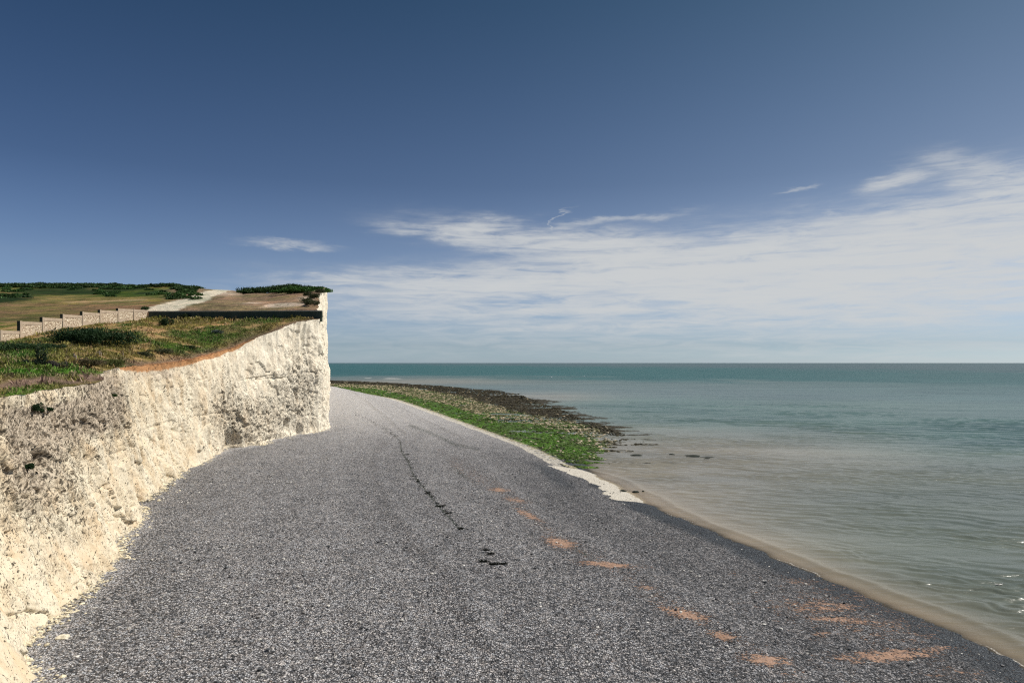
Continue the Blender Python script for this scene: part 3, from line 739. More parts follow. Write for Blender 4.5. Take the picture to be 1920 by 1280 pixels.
c = mixc(c, TE, ss(684, 692, vv) * (1 - .35 * ss(1000, 1900, u)))
c = mixc(c, GB, ss(706, 716, vv + 2 * nS) * .85 * (1 - .7 * ss(1250, 1900, u)))
c = mixc(c, TE2, ss(738, 754, vv - 4 * nS) * (1 - .4 * ss(1500, 1900, u)))
lim = 768 + 22 * ss(1000, 1500, u) + 50 * ss(1450, 1920, u)
nB = fbm(Xs * .012, Ys * .012, 0, 3, 93)
c = mixc(c, BE, ss(lim - 22, lim + 60, v + 22 * nS + 16 * nB) * (1 - .45 * ss(1250, 1900, u)))
c = mixc(c, SLT, ss(1250, 1800, u + 40 * nS) * ss(840, 960, v) * .85)
c = mixc(c, SA, np.exp(-np.clip(ds, 0, 99) / 2.6) * (R < 220) * .9)
c = mixc(c, BE * 1.1, (ell(u, v, 760, 716, 200, 6) + ell(u, v, 1000, 745, 120, 10)) * .8)
depth = -shore_z(Xs, np.clip(Ys, -40, 430))
foam = .72 * np.exp(-((depth - .022 - .02 * fbm(Ys * .6, 2, 0, 3, 85)) / .016) ** 2) * (R < 110) * (Ys < 72) * (.45 + .55 * ss(-.2, .3, fbm(Ys * .18, 11, 0, 2, 89)))
foam += .55 * np.exp(-((ds - 2.6 - .6 * fbm(Ys * .2, 5, 0, 2, 82)) / .25) ** 2) * (R < 80) * (ell(u, v, 1460, 1035, 30, 14) + .6 * ell(u, v, 1780, 1170, 40, 20))
foam += .95 * np.clip(ell(u, v, 735, 709.5, 24, .9, 0, 4) + ell(u, v, 690, 709, 9, .8, 0, 4) + .6 * ell(u, v, 668, 709, 6, .7), 0, 1)
wet0 = 0
depth = -shore_z(Xs, np.clip(Ys, -40, 430))
thin = np.exp(-np.clip(depth, 0, 9) / .075) * (R < 420) * .9
calm = 1 - .35 * np.exp(-np.clip(ds, 0, 99) / 10) * (R < 400)
calm = calm * (.5 + 1.3 * ss(120, 1200, R))
sea = grid('sea', np.stack([Xs, Ys, Zs], -1), M['sea'], {'tint': c, 'shore': np.stack([foam, thin, calm, ss(80, 700, R)], -1)}, flip=True)
tag(sea, kind='structure')

# ------------------------------------------------------------------ reef: wave-cut platform with weed
yr = [90.0]
while yr[-1] < 610: yr.append(yr[-1] + max(.3, yr[-1] ** 2 / 19200 * .55))
yr = np.array(yr); ur = np.linspace(0, 1, 330)
x0 = toe(yr) - .6; x1 = np.maximum(rS(yr), toe(yr) + 1) + 16
Xr = x0[:, None] + (x1 - x0)[:, None] * ur[None]; Yr = np.repeat(yr[:, None], len(ur), 1)
dS = rS(Yr) - Xr; dT = Xr - toe(Yr)


def reef_z(X, Y):
    dS = rS(Y) - X; dT = X - toe(Y)
    st = fbm(X * .10, Y * .22, 0, 3, 91)
    z = .24 * np.clip(dS / np.maximum(dS + dT, 1), -.4, 1) ** 1 + .40 * st * ss(0, 6, dT) + .28 * fbm(X * .07, Y * .45, 0, 3, 96) * ss(14, 0, dS) + .16 * fbm(X * .45, Y * .8, 0, 3, 92) + .10 * fbm(X * 1.7, Y * 1.7, 0, 2, 93)
    z = z + .07 - .7 * ss(3, 20, -dS) - .25 * ss(7, 0, dS) * ss(180, 90, Y) - .35 * ss(95, 90, Y)
    return z


Zr = reef_z(Xr, Yr)
u, v = project(Xr, Yr, Zr)
for e, d in [((850, 732, 34, 2.2, 3), .5), ((880, 736, 40, 1.6, 2), .4), ((975, 742, 45, 3, 0), .4), ((965, 786, 45, 2.4, 0), .6), ((1010, 783, 50, 2.4, 0), .5), ((1085, 801, 40, 2, 0), .4), ((1110, 812, 50, 1.8, 0), .35)]:
    Zr -= d * ell(u, v, *e)
nz = fbm(Xr * .18, Yr * .12, 0, 3, 94); nz2 = fbm(Xr * .8, Yr * .5, 0, 3, 95)


def reef_col(X, Y, n_, n2_):
    wG = rG(Y) - toe(Y); wD = rD(Y) - toe(Y); d = X - toe(Y)
    g = 1 - ss(-.5, .6, (d - wG * 1.22) / np.maximum(wG * .3, 2) + .9 * n_ + .7 * n2_)
    k = ss(-.5, .5, (d - wD * 1.12) / np.maximum(wD * .14, 2.5) + .8 * n_ + .7 * n2_)
    c = np.broadcast_to(np.array([.12, .12, .05]), X.shape + (3,)).copy()
    c = mixc(c, np.array([.045, .055, .018]), ss(-.2, .3, n2_) * .85)
    c = mixc(c, np.array([.05, .11, .012]), ss(.1, .35, n_ + .5 * n2_) * .8)
    c = mixc(c, np.array([.068, .15, .012]), g)
    c = mixc(c, np.array([.045, .038, .020]), k)
    c = mixc(c, np.array([.05, .075, .014]), ss(-.1, .3, n_) * g * .6)
    c = mixc(c, np.array([.03, .045, .012]), k * g * .8)
    c = mixc(c, np.array([.035, .03, .016]), ss(.15, .35, n2_ - .3 * n_) * g * .7)
    return c, g, k


rc, g_, k_ = reef_col(Xr, Yr, nz, nz2)
rc = mixc(rc, np.array([.50, .42, .30]), (np.exp(-(dT / (.5 + .003 * Yr)) ** 2)) * .8)
rc = mixc(rc, np.array([.02, .022, .014]), ss(.08, -.05, Zr) * .6)
reef = grid('reef', np.stack([Xr, Yr, Zr], -1), M['reef'], {'tint': rc})
tag(reef, kind='structure')

# ------------------------------------------------------------------ instanced-by-copying meshes (rocks, leaves)
ICO = np.array([(0, 0, -1), (.723, -.526, -.447), (-.276, -.851, -.447), (-.894, 0, -.447), (-.276, .851, -.447), (.723, .526, -.447), (.276, -.851, .447), (-.723, -.526, .447), (-.723, .526, .447), (.276, .851, .447), (.894, 0, .447), (0, 0, 1)])
ICF = np.array([(0, 1, 2), (1, 0, 5), (0, 2, 3), (0, 3, 4), (0, 4, 5), (1, 5, 10), (2, 1, 6), (3, 2, 7), (4, 3, 8), (5, 4, 9), (1, 10, 6), (2, 6, 7), (3, 7, 8), (4, 8, 9), (5, 9, 10), (6, 10, 11), (7, 6, 11), (8, 7, 11), (9, 8, 11), (10, 9, 11)])


def rocks(name, pos, size, tint, m, flat=.55, smooth=False, parent=None):
    n = len(pos); jit = rng.uniform(.72, 1.22, (n, 12, 1))
    sc3 = size[:, None] * np.stack([rng.uniform(.8, 1.35, n), rng.uniform(.6, 1.0, n), rng.uniform(.7, 1.1, n) * flat], -1)
    v_ = ICO[None] * jit * sc3[:, None]
    a_ = rng.uniform(0, 2 * pi, n); c_, s_ = np.cos(a_)[:, None], np.sin(a_)[:, None]
    x = v_[..., 0] * c_ - v_[..., 1] * s_; y = v_[..., 0] * s_ + v_[..., 1] * c_
    V = np.stack([x, y, v_[..., 2]], -1) + pos[:, None]
    Fc = (ICF[None] + (np.arange(n) * 12)[:, None, None]).reshape(-1, 3)
    return setmesh(name, V.reshape(-1, 3), Fc, m, parent, smooth, {'tint': np.repeat(tint, 12, 0)})


def rock_mesh(seed, sub=3, amp=.3):
    import bmesh
    bm = bmesh.new(); bmesh.ops.create_icosphere(bm, subdivisions=sub, radius=1)
    V = np.array([v_.co[:] for v_ in bm.verts]); Fc = np.array([[v_.index for v_ in f.verts] for f in bm.faces]); bm.free()
    d = 1 + amp * fbm(V[:, 0] * 1.3, V[:, 1] * 1.3, V[:, 2] * 1.3, 3, seed) + amp * .4 * ridged(V[:, 0] * 2.5, V[:, 1] * 2.5, V[:, 2] * 2.5, 2, seed + 9)
    return V * d[:, None], Fc


# loose boulders on the reef (too many to count)
N = 34000
Yq = 92 + (600 - 92) * rng.random(N) ** 1.7
lo = toe(Yq) + 1.2; hi = np.maximum(rS(Yq) + 2, lo + 1)
Xq = lo + (hi - lo) * rng.random(N)
zq = reef_z(Xq, Yq)
nq = fbm(Xq * .18, Yq * .12, 0, 3, 94); nq2 = fbm(Xq * .8, Yq * .5, 0, 3, 95)
cq, gq, kq = reef_col(Xq, Yq, nq, nq2)
pale = rng.random(N)
palec = np.array([.46, .38, .25]) * rng.uniform(.65, 1.35, (N, 1))
mid = np.clip(1 - gq - kq, 0, 1)
isp = (pale < .05 + .44 * mid - .02 * kq)
cq = np.where(isp[:, None], palec, cq * rng.uniform(.5, 1.5, (N, 1)))
keep = (zq > -.10) & (rng.random(N) < .45 + .55 * np.maximum(mid, kq))
szq = rng.uniform(.10, .30, N) * (1 + (Yq - 90) / 220) * np.where(isp, 1.0, 1.1)
pq = np.stack([Xq, Yq, zq + .02], -1)
# keep the nearest pale ones for individual boulders
near_p = np.where(keep & isp & (Yq < 190) & (zq > .02))[0]
near_p = near_p[np.argsort(-szq[near_p] / Yq[near_p])][:140]
keep[near_p] = False
o = rocks('boulders', pq[keep], szq[keep], cq[keep], M['rock'], .42)
tag(o, kind='stuff')
protos = []
for k in range(6):
    V_, F_ = rock_mesh(300 + k, 2, .35)
    V_ = V_ * np.array([1, .8, .6]); me = None
    protos.append((V_, F_))
pmesh = []
for k in range(12):
    V_, F_ = protos[k % 6]; tone_ = .3 + .1 * (k % 4)
    ob = setmesh('boulder', V_, F_, M['rock'], None, False, {'tint': np.tile(np.array([[1, .84, .60]]) * tone_, (len(V_), 1))})
    pmesh.append(ob)
for j, i in enumerate(near_p):
    ob = pmesh[j] if j < 12 else pmesh[j % 12].copy()
    if j >= 12: COL.objects.link(ob)
    ob.location = tuple(pq[i]); s = float(szq[i]) * .85; ob.scale = (s, s, s); ob.rotation_euler = (0, 0, random.uniform(0, 6))
    tag(ob, 'pale chalk boulder lying among the green and brown weed of the reef', 'boulder', 'pale boulders strewn over the weedy reef')

# weed-covered rocks standing alone in the shallows
for (px, py, wd_, dp, lab) in [
    (1193, 853, 22, .9, 'low dark weedy rock alone in the shallows, right of the reef tip'),
    (1300, 854.5, 30, 1.0, 'left slab of the pair of flat dark rocks farthest out in the water'),
    (1327, 857.5, 30, 1.0, 'right slab of the pair of flat dark rocks farthest out in the water'),
    (1260, 851.5, 10, .5, 'tiny dark rock between the lone weedy rock and the pair of flat slabs'),
    (1102, 860, 8, .45, 'small round black rock in shallow water beside the green weed'),
    (1140, 866, 10, .4, 'flat black stone in shallow water nearest the pale chalk ledge'),
    (1081, 851, 12, .6, 'dark green rock at the end of the green weed strip'),
    (1168, 920, 14, .4, 'dark weedy stone at the seaward edge of the white chalk ledge'),
    (1192, 921.5, 12, .35, 'dark weedy stone just off the tip of the white chalk ledge'),
    (1206, 921, 5, .25, 'small black stone in the water off the white chalk ledge')]:
    p = hit(px, py, .05); w_ = wd_ / F * p[1] / 2
    V_, F_ = rock_mesh(int(px), 3, .3)
    cc = np.array([.016, .022, .014]) * (1 + .6 * fbm(V_[:, 0] * 3, V_[:, 1] * 3, V_[:, 2] * 3, 2, 5))[:, None]
    ob = setmesh('weedy_rock', V_ * np.array([w_, w_ * .6 + dp * .4, .13]), F_, M['weed'], None, True, {'tint': np.clip(cc, .003, 1)})
    ob.location = (p[0], p[1], .02); tag(ob, lab, 'rock')

# ------------------------------------------------------------------ plants


def leaves(pos, size, up=.5, ratio=.45):
    """one small quad per leaf"""
    n = len(pos)
    d = rng.normal(size=(n, 3)); d[:, 2] = np.abs(d[:, 2]) + up; d /= np.linalg.norm(d, axis=1)[:, None]
    r = rng.normal(size=(n, 3)); s = np.cross(d, r); s /= np.linalg.norm(s, axis=1)[:, None] + 1e-9
    L = size[:, None]; a_ = pos - s * L * ratio * .5; b_ = pos + s * L * ratio * .5
    V = np.stack([a_, b_, b_ * .5 + pos * .5 + d * L, a_ * .5 + pos * .5 + d * L], 1)
    return V.reshape(-1, 3), np.arange(n * 4).reshape(n, 4)


def stems(pairs, r):
    V = []; Fc = []
    for p, q in pairs:
        p = np.array(p, float); q = np.array(q, float); b = len(V)
        for k in range(3):
            an = k * 2.094; o_ = np.array([cos(an), sin(an), 0]) * r
            V.append(p + o_); V.append(q + o_ * .4)
        for k in range(3):
            a_, c_ = b + 2 * k, b + 2 * ((k + 1) % 3); Fc.append((a_, c_, c_ + 1, a_ + 1))
    return np.array(V), np.array(Fc)


def shrub(name, loc, w_, d_, h_, n, lsz, c1, c2, label, cat='shrub', group=None, lumps=9, ns=10, stemc=(.10, .075, .05)):
    root = empty(name, loc)
    L = []
    for k in range(lumps):
        a_ = rng.uniform(0, 2 * pi); r_ = rng.uniform(0, .85) ** .6
        L.append((cos(a_) * r_ * w_, sin(a_) * r_ * d_, rng.uniform(.35, .68) * h_ * (1 - .35 * r_), rng.uniform(.2, .46)))
    L = np.array(L); idx = rng.integers(0, lumps, n)
    d = rng.normal(size=(n, 3)); d /= np.linalg.norm(d, axis=1)[:, None]; rad = rng.uniform(.55, 1.08, n)[:, None]
    ctr = L[idx]; s3 = np.stack([ctr[:, 3] * w_, ctr[:, 3] * d_, ctr[:, 3] * h_ * .95], -1)
    p = ctr[:, :3] + d * rad * s3
    p[:, 2] = np.abs(p[:, 2]); p[:, 2] = np.maximum(p[:, 2], .02)
    V, Fc = leaves(p, lsz * rng.uniform(.6, 1.4, n))
    k = np.clip(.5 + .8 * vn(p[:, 0] * 1.2, p[:, 1] * 1.2, p[:, 2] * 1.2, 5) + rng.uniform(-.3, .3, n), 0, 1)[:, None]
    cc = np.array(c1) * (1 - k) + np.array(c2) * k
    setmesh('foliage', V, Fc, M['leaf'], root, False, {'tint': np.repeat(cc, 4, 0)})
    prs = [((rng.uniform(-.1, .1) * w_, rng.uniform(-.1, .1) * d_, -.1), tuple(p[rng.integers(0, n)])) for _ in range(ns)]
    V, Fc = stems(prs, .03 + .01 * h_)
    setmesh('branches', V, Fc, M['rock'], root, False, {'tint': np.tile(np.array([stemc]), (len(V), 1))})
    return tag(root, label, cat, group)


def onY(px, Y):
    X = (px - 960) / F * Y; return (X, Y, float(land_z(X, Y)) - .1)


def on(px, py):
    p = hit(px, py); return (float(p[0]), float(p[1]), float(land_z(p[0], p[1])) - .05)


DKG, MDG = (.024, .058, .019), (.055, .105, .03)
p = on(185, 646)
shrub('bush', p, 5.2, 2.3, 2.3, 10000, .20, DKG, (.022, .05, .015), 'large dark green bush on the slope below the stone wall', 'bush', lumps=22, ns=24)
p = on(118, 650)
shrub('bush', on(312, 611), 1.15, .9, 1.5, 1800, .15, DKG, (.03, .05, .02), 'small dark bush in front of the left end of the dark concrete wall', 'bush')
shrub('bush', on(347, 600), 1.1, .8, 1.5, 1500, .15, (.02, .04, .012), (.06, .08, .03), 'green bush against the dark concrete wall, second from its left end', 'bush')
shrub('bush', on(407, 627), .9, .6, .7, 900, .13, (.05, .08, .07), (.14, .17, .15), 'low grey-green bush in the middle of the grass slope', 'bush')
shrub('bush', on(270, 581.5), .95, .6, .9, 700, .15, DKG, MDG, 'small clipped dark bush at the end of the white path behind the stone wall', 'bush')
shrub('bush', on(72, 690), .62, .5, 2.1, 900, .12, DKG, (.05, .07, .04), 'thin upright dark shrub near the left edge of the grass', 'bush', lumps=5)
shrub('bush', on(62, 690), 1.0, .5, .8, 1100, .11, (.02, .045, .02), (.07, .085, .06), 'low grey-green bush left of the thin upright shrub', 'bush')
shrub('bush', on(98, 692), 1.1, .5, .8, 1100, .11, (.05, .05, .04), (.13, .11, .10), 'low brownish bush right of the thin upright shrub', 'bush')
shrub('bush', on(160, 690), 1.7, .8, .8, 1600, .11, (.06, .06, .02), (.16, .12, .07), 'straggly brown bush in front of the fence posts', 'bush')
shrub('bush', on(210, 688), 1.1, .9, .9, 1400, .11, (.05, .07, .015), (.12, .13, .03), 'yellow-green bush overhanging the notch in the cliff edge', 'bush')
shrub('bush', on(300, 663), 1.6, .8, .8, 1700, .12, (.03, .05, .02), (.12, .12, .06), 'grey-green tussocky bush close to the cliff edge, above the pale soil', 'bush')
shrub('bush', on(268, 668), 1.4, .8, .7, 1500, .12, (.03, .05, .02), (.11, .10, .05), 'grey-green bush beside the white scrap on the cliff top', 'bush')
shrub('bush', on(350, 655), 1.6, .7, .6, 1500, .12, (.02, .05, .015), (.08, .09, .03), 'low green bush above the orange soil band', 'bush')
shrub('bush', on(30, 662), 3.0, 2.0, 1.0, 4500, .13, (.02, .05, .018), (.055, .10, .03), 'wide mass of mid-green bramble left of the large dark bush', 'bramble', lumps=16)
shrub('bush', on(90, 655), 2.2, 1.4, .8, 2600, .13, (.014, .036, .014), (.04, .075, .025), 'dark bramble joining the left foot of the large bush', 'bramble', lumps=10)

# shrubs hanging on the chalk
def cliff_at(px, py):
    U, V2 = project(P[..., 0], P[..., 1], P[..., 2]); m = (U - px) ** 2 + (V2 - py) ** 2 + 1e6 * (Yg > 124)
    i = np.unravel_index(np.argmin(m), m.shape); return P[i]


for (px, py, w_, h_, lab) in [(68, 764, .42, .62, 'upper dark shrub clinging to the cliff face at the left'), (82, 768, .5, .4, 'spreading dark shrub beside the upper one on the cliff face'), (45, 876, .34, .34, 'small dark shrub lowest on the cliff face at the left'),
                              (207, 742, .4, .25, 'bright green tuft on the ledge in the notch of the cliff')]:
    q = cliff_at(px, py)
    c1, c2 = (DKG, (.02, .04, .012)) if py != 742 else ((.03, .07, .015), (.06, .13, .03))
    shrub('cliff_shrub', (q[0] + .12, q[1], q[2] - h_ * .4), w_, w_ * .8, h_, 900, .09, c1, c2, lab, 'shrub', lumps=6, ns=6)

# shrubs on the plateau by the far edge
for (px, py, w_, d_, h_, lab) in [
    (490, 548, 7, 6, 2.0, 'left end of the green thicket on the far skyline'), (515, 548, 8, 6, 2.8, 'middle of the green thicket on the far skyline'), (540, 547, 7, 5, 2.8, 'right part of the green thicket on the far skyline, below its peak'),
    (552, 543, 4.5, 4, 2.3, 'dark peaked shrub on the skyline, highest of the thicket'), (568, 543, 4.5, 4, 1.3, 'small green shrub right of the skyline peak'), (584, 544, 4.0, 3, 1.0, 'dark shrub on the skyline closest to the cliff edge'),
    (470, 550, 4, 4, 1.2, 'small shrub at the left foot of the skyline thicket'),
    (575, 550, 6, 4, 1.2, 'flat bright green shrub patch in front of the skyline thicket'), (550, 553, 5, 3, .9, 'low green shrub at the left of the flat bright patch')]:
    br = 'bright' in lab or 'left of the flat' in lab
    shrub('shrub', on(px, py) if br else onY(px, 222 if py > 545 else 212), w_ * 1.1, d_, h_ * (1.2 if br else 1.0), 3000, .42, (.016, .045, .01) if not br else (.03, .09, .012), (.04, .085, .018) if not br else (.06, .15, .03), lab, 'shrub', lumps=14, ns=6)
for (px, py, w_, h_, lab) in [(578, 557, 1.6, .9, 'dark shrub on the far cliff edge, top of the row'), (586, 561, 2.0, .9, 'dark shrub on the far cliff edge, second of the row'), (577, 568, 1.7, .8, 'dark shrub on the far cliff edge, third of the row'),
                              (588, 573, 1.8, .7, 'brown-green shrub on the far cliff edge just behind the concrete wall'), (603, 549.5, 1.6, .7, 'small dark shrub jutting over the far white cliff')]:
    shrub('edge_shrub', on(px - 2, py), w_ * .9, w_ * .9, h_ * 1.7, 1500, .2, (.03, .045, .018), (.075, .08, .03), lab, 'shrub', lumps=12, ns=5)

# far scrub along the skyline: reads as one mass
N = 900
V_all, F_all, C_all = [], [], []
b = 0
for i in range(N):
    px = rng.uniform(-80, 372); 
    if i < 480: py = rng.uniform(535, 539) + (px > 330) * rng.uniform(2, 6); s = rng.uniform(1.3, 2.7)
    else: py = rng.uniform(538, 560); s = rng.uniform(.7, 1.7)
    if i >= 480 and vn(px * .02, py * .15, 0, 9) < .1: continue
    if i >= 480 and rng.random() < .35: px = rng.uniform(-80, 60)
    q = hit(px, py)
    if q[1] > 425 or q[1] < 130: continue
    hh = s * rng.uniform(.35, .6)
    n = 150; d = rng.normal(size=(n, 3)); d /= np.linalg.norm(d, axis=1)[:, None]; d[:, 2] = np.abs(d[:, 2])
    pp = np.array([q[0], q[1], float(land_z(q[0], q[1]))]) + d * np.array([s * 1.5, s * 1.2, hh]) * rng.uniform(.8, 1.05, (n, 1))
    V, Fc = leaves(pp, np.full(n, .6) * rng.uniform(.6, 1.3, n), 0, .8)
    V_all.append(V); F_all.append(Fc + b); b += len(V)
    bc = np.array([.03, .062, .016]) * rng.uniform(.6, 1.5) * (1.0 if i < 480 else 1.5); C_all.append(np.clip(np.repeat(bc[None] * rng.uniform(.6, 1.5, (n, 1)), 4, 0), .003, 1))
o = setmesh('scrub', np.vstack(V_all), np.vstack(F_all), M['leaf'], None, False, {'tint': np.vstack(C_all)})
tag(o, kind='stuff')

# grass tufts over the near cliff top
N = 95000
Yq = 30 + 96 * rng.random(N) ** .9
tq = 42 * rng.random(N) ** 1.3
Xq = edge_x(Yq) - tq + .05
wl = -63.5 - .0865 * (Yq - 88)
ok = Xq > wl + .3
Xq, Yq, tq = Xq[ok], Yq[ok], tq[ok]
Zq = land_z(Xq, Yq)
iy = np.clip(np.searchsorted(yl, Yq), 0, len(yl) - 1); it = np.clip(np.searchsorted(tg, tq), 0, len(tg) - 1)
cg = LC[iy, it]
gd = vn(Xq * .9, Yq * .9, 0, 101)
ok = (rng.random(len(Xq)) < .62 + .5 * gd) & ~((cg[:, 0] > cg[:, 1] * 1.22) & (rng.random(len(Xq)) < .90))
Xq, Yq, Zq, cg, gd, tq = Xq[ok], Yq[ok], Zq[ok], cg[ok], gd[ok], tq[ok]
n = len(Xq); B = 4
pos = np.repeat(np.stack([Xq, Yq, Zq], -1), B, 0) + rng.normal(size=(n * B, 3)) * np.array([.13, .13, 0])
hgt = np.repeat((.12 + .19 * rng.random(n)) * (1 + .7 * np.clip(gd, 0, 1)) * np.clip(.35 + tq / 1.2, 0, 1) * (1 + 1.1 * ss(118, 123, Yq)), B) * rng.uniform(.7, 1.2, n * B)
V, Fc = leaves(pos, hgt, 1.1, .30)
kk = rng.random((n, 1)); cgt = cg * rng.uniform(.9, 2.1, (n, 1)); cgt = np.where(kk < .16, np.array([[.33, .26, .14]]) * rng.uniform(.6, 1.2, (n, 1)), cgt)
o = setmesh('grass', V, Fc, M['leaf'], None, False, {'tint': np.repeat(np.clip(cgt, .004, .8), 4 * B, 0)})
tag(o, kind='stuff')


# ------------------------------------------------------------------ walls
def box(V, Fc, x0, x1, y0, y1, z0, z1, bev=0.0):
    """axis box; z may be (start, end) along x"""
    za, zb = (z0 if isinstance(z0, tuple) else (z0, z0)); ta, tb = (z1 if isinstance(z1, tuple) else (z1, z1)); b_ = len(V)
    V += [(x0, y0, za), (x1, y0, zb), (x1, y1, zb), (x0, y1, za), (x0, y0, ta), (x1, y0, tb), (x1, y1, tb), (x0, y1, ta)]
    Fc += [(b_, b_ + 3, b_ + 2, b_ + 1), (b_ + 4, b_ + 5, b_ + 6, b_ + 7), (b_, b_ + 1, b_ + 5, b_ + 4), (b_ + 1, b_ + 2, b_ + 6, b_ + 5), (b_ + 2, b_ + 3, b_ + 7, b_ + 6), (b_ + 3, b_, b_ + 4, b_ + 7)]


# stone wall: local x runs up the slope, local -y... local +y faces away from the sea
wp0 = np.array([-63.5, 88.0]); wdir = np.array([-.0865, 1.0]); wdir /= np.linalg.norm(wdir)
wroot = empty('stone_wall', (wp0[0], wp0[1], 0), math.atan2(wdir[1], wdir[0]))


def wall_s(px):
    k = (px - 960) / F; s = (k * wp0[1] - wp0[0]) / (wdir[0] - k * wdir[1]); return s, wp0[1] + s * wdir[1]


tops = [(-40, 0, 617, 619), (0, 37, 619, 620.5), (37, 79, 602, 604), (79, 117, 595, 597), (117, 154, 589, 591.5), (154, 187, 584.5, 587), (187, 221, 581, 583), (221, 250, 578.3, 579.5), (250, 277, 579.6, 581.5)]
for i, (a_, b_, ya, yb_) in enumerate(tops):
    s0, Y0 = wall_s(a_); s1, Y1 = wall_s(b_)
    z0 = H - (ya - 680) / F * Y0; z1 = H - (yb_ - 680) / F * Y1
    th = .33
    gs = [float(land_z(wp0[0] + wdir[0] * s, wp0[1] + wdir[1] * s)) for s in np.linspace(s0, s1, 5)]
    gmin = min(gs) - .5
    V, Fc = [], []
    # body, flint field recessed into the seaward (-y local) face
    pw = .42; ct = .42
    z0c, z1c = z0 - ct, z1 - ct; hh = (z0 + z1) / 2 - (gs[0] + gs[-1]) / 2
    zl0, zl1 = gs[0] + .32 * hh, gs[-1] + .16 * hh
    zlo = max(zl0, min(zl0, zl1) + .05)
    yf = -.06  # front face of piers
    box(V, Fc, s0, s0 + pw, -.06, th, gmin, (z0 + .05, z0 + .05))                      # pier
    box(V, Fc, s0 + pw + .003, s1 - .003, -.02, th - .02, (z0c, z1c), (z0, z1))          # cap course
    box(V, Fc, s0 + pw + .003, s1 - .003, -.02, th - .02, gmin, (zlo, zlo))             # plinth
    box(V, Fc, s0 + pw + .004, s1 - .004, .10, th - .04, (zlo + .002, zlo + .002), (z0c - .002, z1c - .002))
    pn = setmesh('wall_bay', V, Fc, M['render'], wroot)
    V, Fc = [], []
    box(V, Fc, s0 - .03, s0 - .003, -.05, th - .01, gmin, (z0 + .03, z0 + .03))  # thin added slab that paints shade onto the near pier end
    setmesh('shade_end', V, Fc, M['end_shade'], pn)
    V, Fc = [], []
    nx_, nz_ = 24, 8
    g_ = []
    for ix in range(nx_ + 1):
        for iz in range(nz_ + 1):
            x = s0 + pw + .02 + (s1 - s0 - pw - .04) * ix / nx_; f_ = ix / nx_
            zt_ = z0c * (1 - f_) + z1c * f_ - .01; z_ = zlo + .01 + (zt_ - zlo - .01) * iz / nz_
            g_.append((x, .02 + .04 * float(vn(x * 4, z_ * 4, 0, 7)) * (0 < ix < nx_ and 0 < iz < nz_), z_))
    Fq = [(ix * (nz_ + 1) + iz, (ix + 1) * (nz_ + 1) + iz, (ix + 1) * (nz_ + 1) + iz + 1, ix * (nz_ + 1) + iz + 1) for ix in range(nx_) for iz in range(nz_)]
    setmesh('flint_infill', g_, Fq, M['flint'], pn, False)
tag(wroot, 'pale flint wall stepping up the slope in bays with rendered piers', 'wall')

# dark concrete retaining wall facing the camera
pL = np.array(at(278, 583, 125)); pR = np.array(at(603.5, 582, 121.3))
L = float(np.hypot(*(pR - pL)[:2])); rz = math.atan2(pR[1] - pL[1], pR[0] - pL[0])
croot = empty('concrete_wall', (pL[0], pL[1], 0), rz)
V, Fc = [], []
nb = 13
for k in range(nb):
    a_, b_ = L * k / nb, L * (k + 1) / nb
    za = pL[2] + (pR[2] - pL[2]) * k / nb; zb = pL[2] + (pR[2] - pL[2]) * (k + 1) / nb
    box(V, Fc, a_ + .004, b_ - .004, 0.0 + .012 * (k % 2), .35, za - 2.0, (za - .16, zb - .16))
setmesh('wall_slab', V, Fc, M['dark'], croot)
V, Fc = [], []
box(V, Fc, -.03, L + .05, -.035, .40, (pL[2] - .158, pR[2] - .158), (pL[2], pR[2]))
setmesh('coping', V, Fc, M['cope'], croot)
tag(croot, 'long low dark concrete wall across the cliff top ending at the cliff edge', 'wall')

# ground fill retained behind the dark wall is the land itself; grasses and saplings in front of it
for (px, py, h_, lab) in [(372, 601, 1.3, 'thin sapling against the dark wall beside the second bush'), (505, 600, 1.2, 'pale straggly sapling against the middle of the dark wall'), (468, 601, .9, 'short grassy sapling left of the middle of the dark wall'), (560, 600, .7, 'low weed near the right end of the dark wall'), (420, 601, .8, 'low scrubby weed against the dark wall')]:
    shrub('sapling', on(px, py), .8, .4, h_, 420, .13, (.03, .05, .015), (.12, .12, .05), lab, 'sapling', lumps=6, ns=9)

# ------------------------------------------------------------------ fence posts and small things
def post(px, py, h_, tilt, lab):
    q = on(px, py); o_ = None
    V, Fc = [], []
    box(V, Fc, -.05, .05, -.05, .05, -.3, h_); b_ = len(V)
    V += [(-.05, -.05, h_), (.05, -.05, h_), (.05, .05, h_), (-.05, .05, h_), (0, 0, h_ + .05)]
    Fq = [f for f in Fc]
    tri = [(b_, b_ + 1, b_ + 4, b_ + 4)]
    o_ = setmesh('fence_post', V, Fq + [(b_, b_ + 1, b_ + 2, b_ + 3)], M['wood'])
    V2 = np.array([v_.co[:] for v_ in o_.data.vertices])
    o_.location = q; o_.rotation_euler = (tilt, tilt * .5, .3)
    tag(o_, lab, 'fence post')


post(139, 673, .62, .03, 'weathered post, leftmost of the row in the grass near the cliff edge')
post(142.5, 673, .5, -.05, 'paler post touching the leftmost one in the grass')
post(186, 668, .55, .02, 'taller pale post in the middle of the row in the grass')
post(189.5, 669, .4, -.04, 'short pale post right beside the middle one')
post(231, 671, .5, .02, 'pale post, rightmost of the row in the grass')


